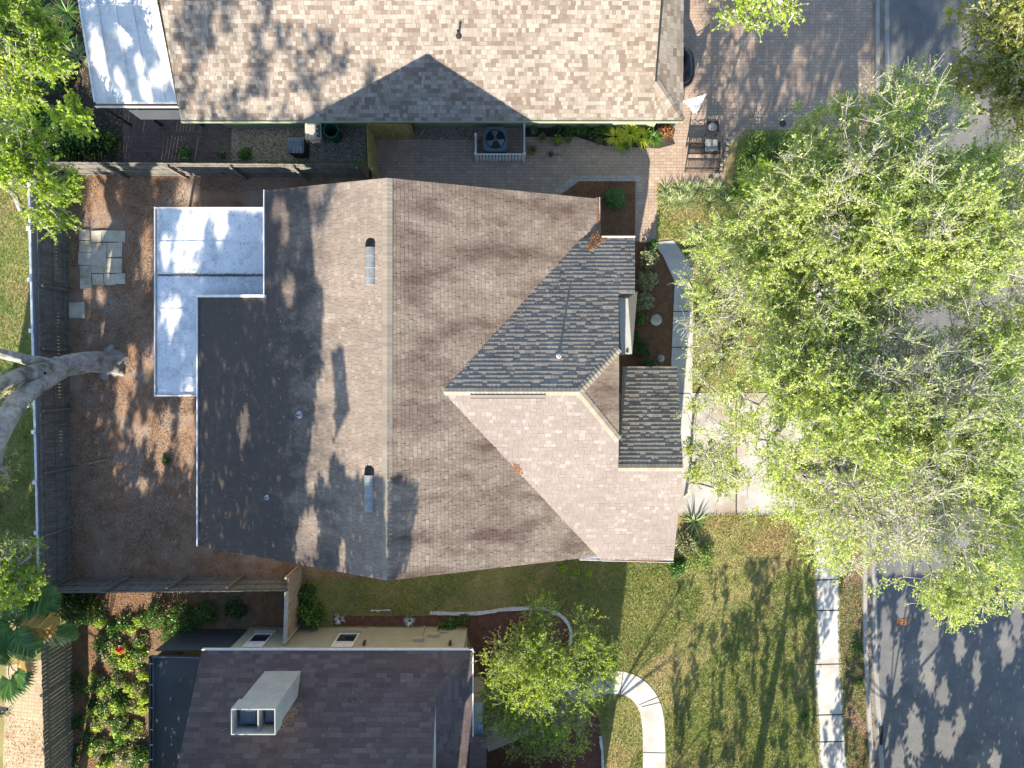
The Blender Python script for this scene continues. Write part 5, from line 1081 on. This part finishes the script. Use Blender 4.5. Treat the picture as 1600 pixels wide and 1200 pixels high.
def bin_(x, y, z, wd, dp, mat, lidmat, lb):
    c = P(x, y, z); t = thing('wheelie_bin', lb, 'bin', (c.x, c.y, 0), 'bins on the gravel'); mb = MB(); k = .84
    v = [(c.x + sx * wd / 2 * s_, c.y + sy * dp / 2 * s_, zz) for zz, s_ in ((0.02, k), (z - .08, 1)) for sx, sy in ((-1, -1), (1, -1), (1, 1), (-1, 1))]
    mb.add(v, [(3, 2, 1, 0), (4, 5, 6, 7), (0, 1, 5, 4), (1, 2, 6, 5), (2, 3, 7, 6), (3, 0, 4, 7)]); mb.build('body', M[mat], t)
    mb = MB(); a, b = wd / 2 + .02, dp / 2 + .02; r = .05
    ol = [(c.x + sx * (a - r) + r * math.cos(q), c.y + sy * (b - r) + r * math.sin(q)) for sx, sy, q0 in ((1, 1, 0), (-1, 1, math.pi / 2), (-1, -1, math.pi), (1, -1, 1.5 * math.pi)) for q in (q0, q0 + .5, q0 + 1.07, q0 + 1.57)]
    mb.prism(ol, z - .08, z - .02); inn = [(c.x + (p[0] - c.x) * .8, c.y + (p[1] - c.y) * .8) for p in ol]; mb.prism(inn, z - .02, z + .012); mb.build('lid', M[lidmat], t)
    mb = MB(); mb.tube([(c.x - wd * .4, c.y + dp / 2 + .05, z - .06), (c.x + wd * .4, c.y + dp / 2 + .05, z - .06)], .018, 8); mb.build('handle', M['darkplastic'], t)
    for s_ in (-1, 1): mb = MB(); mb.tube([(c.x + s_ * wd * .38, c.y + dp * .42, .12), (c.x + s_ * (wd * .38 + .06), c.y + dp * .42, .12)], .12, 14); mb.build('wheel', M['darkplastic'], t)
    return t, c
bin_(461, 226, 1.0, .66, .6, 'darkplastic', 'bluegreyplastic', 'dark wheelie bin with a slate blue lid on the gravel')
t, c = bin_(489, 205, 1.05, .62, .62, 'greybin', 'greybin', 'pale grey lidded bin between the slate bin and the green barrel')
mb = MB(); mb.box(c.x + .23, c.x + .27, c.y - .26, c.y + .26, 1.06, 1.075)
for k in range(3): mb.box(c.x + .15, c.x + .21, c.y - .24 + k * .18, c.y - .12 + k * .18, 1.06, 1.072)
mb.build('vent_slots', M['darkplastic'], t)
c = P(517, 203, .95); t = thing('barrel', 'open dark green round barrel on the gravel beside the pale bin', 'barrel', (c.x, c.y, 0)); mb = MB(); mb.lathe((c.x, c.y, 0), [(.24, 0), (.29, .9), (.33, .91), (.33, .95), (.27, .95), (.26, .6), (.22, .1), (.001, .1)], 26); mb.build('body', M['greenplastic'], t, False)
mb = MB(); mb.lathe((c.x, c.y, .1), [(.2, .02), (.001, .03)], 14); mb.build('dark_contents', M['soil'], t)
# air conditioner and its white slatted screen
c = P(774, 217, .78); t = thing('air_conditioner', 'square blue-grey air conditioner with a round fan behind the white slatted screen', 'air conditioner', (c.x, c.y, 0))
a = .5 * 38 / 37.8; r = .12; ol = lambda s: [(c.x + sx * (a * s - r) + r * math.cos(q), c.y + sy * (a * s * .98 - r) + r * math.sin(q)) for sx, sy, q0 in ((1, 1, 0), (-1, 1, math.pi / 2), (-1, -1, math.pi), (1, -1, 1.5 * math.pi)) for q in (q0, q0 + .4, q0 + .8, q0 + 1.2, q0 + 1.57)]
mb = MB(); mb.prism(ol(.97), .05, .70); mb.build('cabinet', M['acmetal'], t)
mb = MB(); K = 40; oo = []; oi = []
for k in range(K):
    an = 2 * math.pi * k / K; d = Vector((math.cos(an), math.sin(an))); m_ = max(abs(d.x), abs(d.y)); rr = min(a * 1.0 / m_, a * 1.18); oo.append((c.x + d.x * rr, c.y + d.y * rr)); oi.append((c.x + d.x * .4, c.y + d.y * .4))
v = [(p[0], p[1], .78) for p in oo] + [(p[0], p[1], .78) for p in oi] + [(p[0], p[1], .62) for p in oi] + [(p[0], p[1], .70) for p in oo]
mb.add(v, [(k, (k + 1) % K, K + (k + 1) % K, K + k) for k in range(K)] + [(K + k, K + (k + 1) % K, 2 * K + (k + 1) % K, 2 * K + k) for k in range(K)] + [(3 * K + k, 3 * K + (k + 1) % K, (k + 1) % K, k) for k in range(K)]); mb.build('top_panel', M['acmetal'], t)
mb = MB(); mb.lathe((c.x, c.y, .702), [(.4, 0), (.001, .002)], 30); mb.build('fan_well', M['hole'], t)
fn = None
for k in range(3):
    mb = MB(); a0 = R(95 + k * 120); v = []
    for j in range(7):
        q = a0 + R(-26 + 52 * j / 6) ; v += [(c.x + .07 * math.cos(a0), c.y + .07 * math.sin(a0), .735), (c.x + .36 * math.cos(q), c.y + .36 * math.sin(q), .715 + .045 * j / 6)]
    mb.add(v, [(2 * j, 2 * j + 1, 2 * j + 3, 2 * j + 2) for j in range(6)]); mb.build('fan_blade', M['vent'], t)
mb = MB(); mb.lathe((c.x, c.y, .74), [(.08, 0), (.08, .02), (.001, .03)], 14); mb.build('fan_hub', M['acmetal'], t)
mb = MB()
for k in range(11): mb.tube([(c.x + (.05 + .034 * k) * math.cos(2 * math.pi * j / 28), c.y + (.05 + .034 * k) * math.sin(2 * math.pi * j / 28), .785) for j in range(29)], .0022, 3, False)
mb.build('fan_guard', M['acmetal'], t)
t = thing('slatted_screen', 'low white three-sided slatted screen round the air conditioner', 'screen fence', g3(780, 248))
pA, pB = P(745, 251, 0), P(819, 251, 0); pC = P(819, 200, 0); pD = P(745, 222, 0)
for (a_, b_, nn) in ((pA, pB, 15), (pB, pC, 9), (pA, pD, 6)):
    for z in (.3, .86): mb = MB(); mb.bar(a_ + Vector((0, 0, z)), b_ + Vector((0, 0, z)), .05, .05); mb.build('rail', M['vinyl'], t)
    mb = MB()
    d = (b_ - a_).normalized(); s_ = Vector((-d.y, d.x, 0)) * .03
    for k in range(nn):
        p = a_.lerp(b_, (k + .5) / nn) + s_ * (-1 if b_ is pB and a_ is pA else 1); mb.bar(p + Vector((0, 0, .08)), p + Vector((0, 0, .84)), .085, .016, up=tuple(s_.normalized()))
    mb.build('slats', M['vinyl'], t)
for p in (pA, pB, pC, pD): mb = MB(); mb.box(p.x - .045, p.x + .045, p.y - .045, p.y + .045, 0, .96); mb.box(p.x - .055, p.x + .055, p.y - .055, p.y + .055, .96, .98); mb.build('post', M['vinyl'], t)
# cast iron bench seen from above, with a chair cushion
def lattice(mb, a, b, u, v, nu, nv, w=.018):
    """diagonal lattice in the parallelogram origin a, edges u,v"""
    for k in range(-nv, nu):
        p0 = k; q0 = 0; p1 = k + nv; q1 = nv
        if p0 < 0: q0 -= p0; p0 = 0
        if p1 > nu: q1 -= (p1 - nu); p1 = nu
        A = a + u * (p0 / nu) + v * (q0 / nv); B = a + u * (p1 / nu) + v * (q1 / nv)
        if (A - B).length > .02: mb.bar(A, B, w, w * .6)
        A2_ = a + u * (1 - p0 / nu) + v * (q0 / nv); B2_ = a + u * (1 - p1 / nu) + v * (q1 / nv)
        if (A2_ - B2_).length > .02: mb.bar(A2_, B2_, w, w * .6)
t = thing('garden_bench', 'brown cast iron lattice bench on the pavers, its back toward the strap leaf border', 'bench', g3(1100, 250))
zs = .45; s0 = P(1075, 240, zs); s1 = P(1125, 240, zs); s2 = P(1124, 223, zs); s3 = P(1076, 223, zs); b0 = P(1074, 262, .5); b1 = P(1126, 262, .5)
def frame4(mb, q, w=.035):
    for a_, b_ in zip(q, q[1:] + q[:1]): mb.bar(a_, b_, w, w * .8)
mb = MB(); frame4(mb, [s0, s1, s2, s3], .05); lattice(mb, s0, None, s1 - s0, s3 - s0, 18, 6, .026); mb.build('seat', M['iron'], t)
k0 = P(1075, 263, .55); k1 = P(1125, 263, .55); k2 = P(1124, 250, .88); k3 = P(1076, 250, .88)
mb = MB(); frame4(mb, [k0, k1, k2, k3], .04); lattice(mb, k0, None, k1 - k0, k3 - k0, 12, 4, .022); mb.build('backrest', M['iron'], t)
for a_, b_ in ((P(1070, 267, .62), P(1078, 210, .62)), (P(1130, 268, .62), P(1128, 211, .62))):
    mb = MB(); mb.tube([a_, a_.lerp(b_, .35) + Vector((0, 0, .06)), b_.lerp(a_, .15) + Vector((0, 0, .05)), b_], .02, 8); mb.build('armrest', M['iron'], t)
for p in (s2, s3, k0, k1): mb = MB(); mb.bar((p.x, p.y, 0), (p.x, p.y, .6 if p in (s2, s3) else .55), .04, .04); mb.build('leg', M['iron'], t)
mb = MB(); mb.bar(P(1071, 268.5, .1), P(1130, 269, .1), .03, .03); mb.bar(P(1073, 265.5, .3), P(1128, 266, .3), .025, .025); mb.build('foot_rail', M['iron'], t)
for k in range(4):
    mb = MB(); c_ = P(1084 + 9 * k, 219, .5); mb.tube([(c_.x + .1 * math.cos(q * .524), c_.y + .09 * math.sin(q * .524), .5) for q in range(13)], .01, 5, False); mb.build('scroll', M['iron'], t)
t = thing('garden_chair', 'brown iron garden chair with a pale square cushion, tucked against the bench', 'chair', g3(1112, 222))
q = [P(1101, 237, .5), P(1121, 236, .5), P(1121, 218, .5), P(1102, 217, .5)]
mb = MB(); mb.prism([(p.x, p.y) for p in q], .47, .55); cu = mb.build('cushion', M['cushion'], t)
bv = cu.modifiers.new('soft', 'BEVEL'); bv.width = .03; bv.segments = 3
mb = MB(); frame4(mb, [p + Vector((0, 0, -.06)) for p in q], .035); mb.build('seat', M['iron'], t)
mb = MB(); a_, b_ = P(1104, 215, .75), P(1120, 215, .75); mb.tube([q[3], P(1104, 209, .8), P(1112, 206.5, .9), P(1121, 209, .8), q[2]], .016, 6); mb.tube([P(1108, 216, .5), P(1112, 210, .8), P(1116, 216, .5)], .01, 5); mb.build('backrest', M['iron'], t)
for p in q: mb = MB(); mb.bar((p.x, p.y, 0), (p.x, p.y, .45), .03, .03); mb.build('leg', M['iron'], t)
mb = MB(); mb.tube([P(1088, 216, .45), P(1098, 213, .45), P(1107, 208, .4), P(1104, 199, .3)], .012, 5); mb.build('armrest', M['iron'], t)
t = thing('side_table', 'small square brown iron table with a round patterned top above the bench', 'table', g3(1114, 200))
q = [P(1105, 207, .5), P(1123, 206, .5), P(1122, 190, .5), P(1105, 190, .5)]; c = P(1113.5, 198.5, .5)
mb = MB(); frame4(mb, q, .06); lattice(mb, q[0], None, q[1] - q[0], q[3] - q[0], 10, 10, .022); mb.build('tabletop', M['iron'], t)
mb = MB(); mb.lathe((c.x, c.y, .505), [(.17, 0), (.17, .012), (.001, .013)], 24); mb.build('medallion', M['bark'], t)
mb = MB(); mb.tube([(c.x + .19 * math.cos(q_ * .262), c.y + .19 * math.sin(q_ * .262), .51) for q_ in range(25)], .016, 5, False); mb.build('ring', M['iron'], t)
for p in q: mb = MB(); mb.bar((p.x * .98 + c.x * .02, p.y, 0), (p.x, p.y, .48), .028, .028); mb.build('leg', M['iron'], t)
# white cloth banner by the garage corner
t = thing('cloth_banner', 'bright white triangular cloth hanging beside the roof corner over the pavers', 'banner', g3(1085, 170))
A_, B_, C_, D_ = P(1069, 158, 1.7), P(1104, 147, 1.9), P(1089, 177, 1.3), P(1081, 175, 1.3); v = []; K = 12
for i in range(K + 1):
    for j in range(K + 1):
        u1, u2 = i / K, j / K; p = (A_.lerp(B_, u1)).lerp(D_.lerp(C_, u1), u2); p = p + Vector((0, 0, .07 * math.sin(u1 * 9 + u2 * 2.5))); v.append(p)
mb = MB(); mb.add(v, [(i * (K + 1) + j, (i + 1) * (K + 1) + j, (i + 1) * (K + 1) + j + 1, i * (K + 1) + j + 1) for i in range(K) for j in range(K)]); o = mb.build('cloth', M['cloth'], t, True)
sm = o.modifiers.new('thick', 'SOLIDIFY'); sm.thickness = .01
mb = MB(); mb.tube([P(1068, 157, 1.72), P(1068, 160, 0)], .02, 8); mb.tube([P(1068, 159, 1.72), P(1104.5, 146.5, 1.95)], .014, 8); mb.build('pole', M['vinyl'], t)
# car rear under the eave
t = thing('parked_car', 'rear of a black car showing under the right eave of the top house', 'car', g3(1060, 100))
def carsec(z, s, xo): # outline of the car at height z
    cx, cy = P(1035, 105, .7).x, P(1035, 105, .7).y; L_, W_ = 2.4 * s + xo, .93 * s; o = []
    for k in range(28):
        a = 2 * math.pi * k / 28; ex = .42; o.append((cx - 1.05 + L_ * math.copysign(abs(math.cos(a)) ** ex, math.cos(a)), cy + W_ * math.copysign(abs(math.sin(a)) ** .55, math.sin(a)), z))
    return o
def loft(secs, name, mat):
    mb = MB(); n = len(secs[0]); v = [p for s in secs for p in s]
    mb.add(v, [(i * n + k, i * n + (k + 1) % n, (i + 1) * n + (k + 1) % n, (i + 1) * n + k) for i in range(len(secs) - 1) for k in range(n)] + [tuple(range((len(secs) - 1) * n, len(secs) * n))]); return mb.build(name, M[mat], t, True)
loft([carsec(.22, .97, 0), carsec(.45, 1.0, .0), carsec(.75, .99, -.02), carsec(.92, .94, -.1), carsec(.95, .88, -.15)], 'body', 'carpaint')
loft([carsec(.953, .84, -.22), carsec(1.15, .78, -.35), carsec(1.36, .68, -.55)], 'window', 'darkglass'); loft([carsec(1.362, .685, -.55), carsec(1.42, .64, -.6), carsec(1.44, .5, -.7)], 'roof', 'carpaint')
cx, cy = P(1035, 105, .7).x, P(1035, 105, .7).y
mb = MB(); o_ = carsec(.62, 1.004, 0); mb.tube([o_[k % 28] for k in range(24, 33)], .018, 6); mb.build('bumper_trim', M['chrome'], t)
for sx in (-2.3, .45):
    for s_ in (-1, 1): mb = MB(); mb.tube([(cx + sx, cy + s_ * .72, .33), (cx + sx, cy + s_ * .93, .33)], .33, 20); w_o = mb.build('wheel', M['darkplastic'], t); mb = MB(); mb.tube([(cx + sx, cy + s_ * .925, .33), (cx + sx, cy + s_ * .94, .33)], .2, 14); mb.build('rim', M['chrome'], w_o)
# small ground things
c = g3(1223, 193, .006); mb = MB(); mb.lathe(c, [(.14, 0), (.14, .012), (.11, .014), (.001, .014)], 22); tag(mb.build('drain_cover', M['manhole']), 'small round dark drain lid at the paver edge', 'drain cover')
c = g3(1174, 180, .006); mb = MB(); mb.lathe(c, [(.1, 0), (.1, .01), (.001, .011)], 16); tag(mb.build('drain_cover', M['terracotta']), 'brown oval lid on the paver drive near the palm shadow', 'drain cover')
c = g3(1109, 183, .006); mb = MB(); mb.lathe(c, [(.12, 0), (.12, .01), (.001, .011)], 16); tag(mb.build('drain_cover', M['greenwall']), 'small green round lid on the pavers above the side table', 'drain cover')
mb = MB(); mb.tube([P(1120, 170, 2.0), P(1072, 150, 2.0)], .01, 4)
mb = MB(); mb.bar(P(130, 726, .05), P(168, 718, .05), .07, .03); tag(mb.build('wood_plank', M['fencetan']), 'thin pale plank lying on the mulch near the left fence', 'plank')
mb = MB(); q = [P(1373, 1136), P(1379, 1134), P(1378, 1163), P(1374, 1163)]; mb.prism([(p.x, p.y) for p in q], .021, .05); tag(mb.build('storm_drain', M['hole']), 'dark slot of a storm drain at the lower kerb', 'drain')
# white stone edging round the tree bed
def edging(pts, lb, w_=5):
    L, Rr = ribbon(smooth(pts, 2), w_); rr = random.Random(3); L = [(a + rr.uniform(-.8, .8), b + rr.uniform(-.8, .8)) for a, b in L]
    mb = MB(); q = [P(x, y) for x, y in L + Rr[::-1]]; n = len(L)
    for i in range(n - 1):
        a = [P(*L[i]), P(*L[i + 1]), P(*Rr[i + 1]), P(*Rr[i])]; mb.prism([(p.x, p.y) for p in a], .0, .05 + rr.uniform(0, .01))
    tag(mb.build('bed_edging', M['edging']), lb, 'edging')
edging([(672, 957), (715, 959), (760, 957), (790, 951), (845, 949), (872, 957), (888, 972), (893, 992), (890, 1008)], 'white stone edging curving round the red bed of the small tree')
edging([(938, 1150), (941, 1175), (942, 1210)], 'short straight white edging at the lower right of the red bed', 4)
edging([(580, 953.5), (610, 953)], 'two short white edging stones on the shaded lawn by the mulch strip', 2)
# ================================================================== GROUND COVER
SOUTHHOUSE = [(230, 985), (740, 985), (740, 1210), (230, 1210)]
flakes('leaf_drift', YARD, 26000, 'chip', .075, holes=[[(310, 300), (600, 300), (600, 860), (310, 860)]], aspect=.35, cl=.5)
flakes('mulch_chips', YARD, 24000, 'chip', .055, holes=[[(310, 300), (600, 300), (600, 860), (310, 860)]], aspect=.3)
flakes('fallen_leaves', YARD, 9000, 'chipO', .07, holes=[[(310, 300), (600, 300), (600, 860), (310, 860)]], cl=.55)
flakes('leaf_litter', BEDBL, 9000, 'chipO', .07, cl=.2)
flakes('leaf_litter', [(52, 258), (140, 258), (140, 345), (52, 345)], 900, 'chip', .06)
flakes('pebbles', GRAVEL, 9000, 'stones', .07, aspect=.9, lift=.03); flakes('pebbles', GRAVEL2, 1800, 'stones', .055, aspect=.9, lift=.03)
flakes('bed_litter', BEDC, 2600, 'chipO', .05, aspect=.3); flakes('bed_litter', BEDF, 4000, 'chipO', .05, aspect=.3)
flakes('mulch_pieces', RED, 5000, 'chipR', .055, aspect=.4); flakes('mulch_pieces', RED2, 2500, 'chipR', .055, aspect=.4)
flakes('verge_litter', VERGE, 6500, 'chip', .06); flakes('verge_leaves', VERGE, 2500, 'chipO', .06); flakes('patio_litter', [(10, 1040), (72, 1030), (80, 1200), (6, 1200)], 700, 'chipO', .06, cl=.45)
flakes('street_litter', [(1440, 965), (1416, 968), (1420, 975), (1395, 978), (1400, 968)], 160, 'chipO', .07); flakes('street_litter', [(1378, 850), (1600, 850), (1600, 1200), (1378, 1200)], 500, 'chipL', .04, aspect=.5)
flakes('gutter_leaves', [(1353, 850), (1358, 850), (1366, 1200), (1360, 1200)], 500, 'chip', .05, z=.02)
flakes('lawn_litter', [(1085, 807), (1270, 807), (1270, 900), (1240, 890), (1200, 870), (1130, 865), (1085, 830)], 1700, 'chipO', .055, cl=.42)
flakes('lawn_litter', [(1085, 300), (1180, 330), (1180, 620), (1086, 610), (1086, 430), (1055, 372)], 1800, 'chipO', .05, cl=.5)
flakes('soil_litter', [(0, 0), (190, 0), (190, 255), (46, 256), (0, 240)], 3000, 'chip', .06)
LAWN = [(472, 870), (1068, 870), (1068, 806), (1270, 806), (1276, 1010), (1271, 1050), (1276, 1120), (1279, 1205), (925, 1205), (925, 1090), (472, 975)]
PATHP = [(p[0], p[1]) for p in (L + Rr[::-1])]
ph = ribbon(smooth(pc), 37); PATHP = ph[0] + ph[1][::-1]
hl = [RED, RED2, PATHP, SOUTHHOUSE]
blades('lawn_grass', LAWN, 70000, 'blade', .06, hl); blades('lawn_grass', LAWN, 50000, 'bladeG', .075, hl, cl=.42)
flakes('lawn_litter', LAWN, 3500, 'chip', .05, holes=hl, cl=.45)
FL = [(1027, 292), (1180, 300), (1268, 300), (1268, 612), (1086, 612), (1088, 430), (1056, 374), (1030, 374)]
blades('lawn_grass', FL, 22000, 'blade', .06); blades('lawn_grass', FL, 9000, 'bladeG', .07, cl=.45)
blades('verge_grass', VERGE, 6000, 'bladeG', .08, cl=.35)
LL = [(-10, 270), (78, 300), (98, 905), (-10, 905)]
blades('side_lawn_grass', LL, 26000, 'bladeG', .06)
# roof litter
flakes('roof_twigs', [(312, 470), (500, 470), (500, 850), (312, 850)], 130, 'chipL', .13, pl=PW, aspect=.12, parent=house)
flakes('valley_leaves', [(918, 386), (923, 368), (934, 360), (938, 370), (950, 373), (940, 380), (920, 394)], 330, 'chipO', .075, pl=PN, parent=house)
flakes('valley_leaves', [(700, 592), (925, 382), (930, 386), (712, 592)], 520, 'chipO', .05, pl=PN, parent=house)
flakes('valley_leaves', [(800, 722), (812, 728), (818, 742), (806, 738)], 90, 'chipO', .07, pl=PS, parent=house); flakes('valley_leaves', [(694, 616), (698, 616), (946, 864), (940, 864)], 420, 'chipO', .045, pl=PS, parent=house)
flakes('gutter_leaves', [(933, 312), (936, 312), (937, 368), (932, 368)], 160, 'chipO', .05, pl=PE, parent=house)
flakes('gutter_leaves', [(945, 871), (1040, 875), (1040, 877.5), (945, 875)], 120, 'chipO', .06, z=2.72, parent=house)
flakes('roof_twigs', [(246, 328), (412, 328), (412, 460), (246, 460)], 420, 'chipD', .085, z=2.5, aspect=.16, parent=pr); flakes('roof_twigs', [(246, 462), (306, 462), (306, 612), (246, 612)], 170, 'chipD', .085, z=2.42, aspect=.16, parent=pr)
flakes('seam_litter', [(282, 427), (412, 427), (412, 433), (282, 433)], 260, 'chipD', .05, z=2.5, parent=pr)
flakes('roof_twigs', [(320, 1025), (670, 1025), (660, 1198), (300, 1198)], 60, 'chipL', .12, pl=PSo, aspect=.1, parent=south)
flakes('chimney_litter', [(433, 1140), (462, 1095), (466, 1112), (440, 1142)], 220, 'chip', .06, pl=PSo, parent=south)
flakes('roof_twigs', [(160, 10), (250, 10), (270, 155), (180, 155)], 30, 'chipD', .06, z=3.1, aspect=.2, parent=ca2)

for q in ([(1267, 806), (1273, 806), (1279, 1010), (1274, 1050), (1279, 1120), (1282, 1205), (1276, 1205), (1272, 1120), (1267, 1050), (1272, 1010)], [(1309, 806), (1315, 806), (1316, 1000), (1321, 1110), (1328, 1205), (1322, 1205), (1315, 1110), (1309, 1000)]):
    blades('edge_grass', q, 2600, 'blade', .07, z=.01); flakes('edge_litter', q, 700, 'chip', .05, z=.03)
blades('edge_grass', ph[0] + [(p[0] * 1.0 + 0, p[1]) for p in ribbon(smooth(pc), 32)[0][::-1]], 900, 'blade', .07)
blades('edge_grass', ph[1] + ribbon(smooth(pc), 32)[1][::-1], 900, 'blade', .07)
blades('edge_grass', [(1083, 430), (1089, 430), (1087, 610), (1081, 610)], 900, 'blade', .07)
blades('edge_grass', [(1060, 803), (1270, 801), (1270, 808), (1060, 810)], 1400, 'blade', .07)
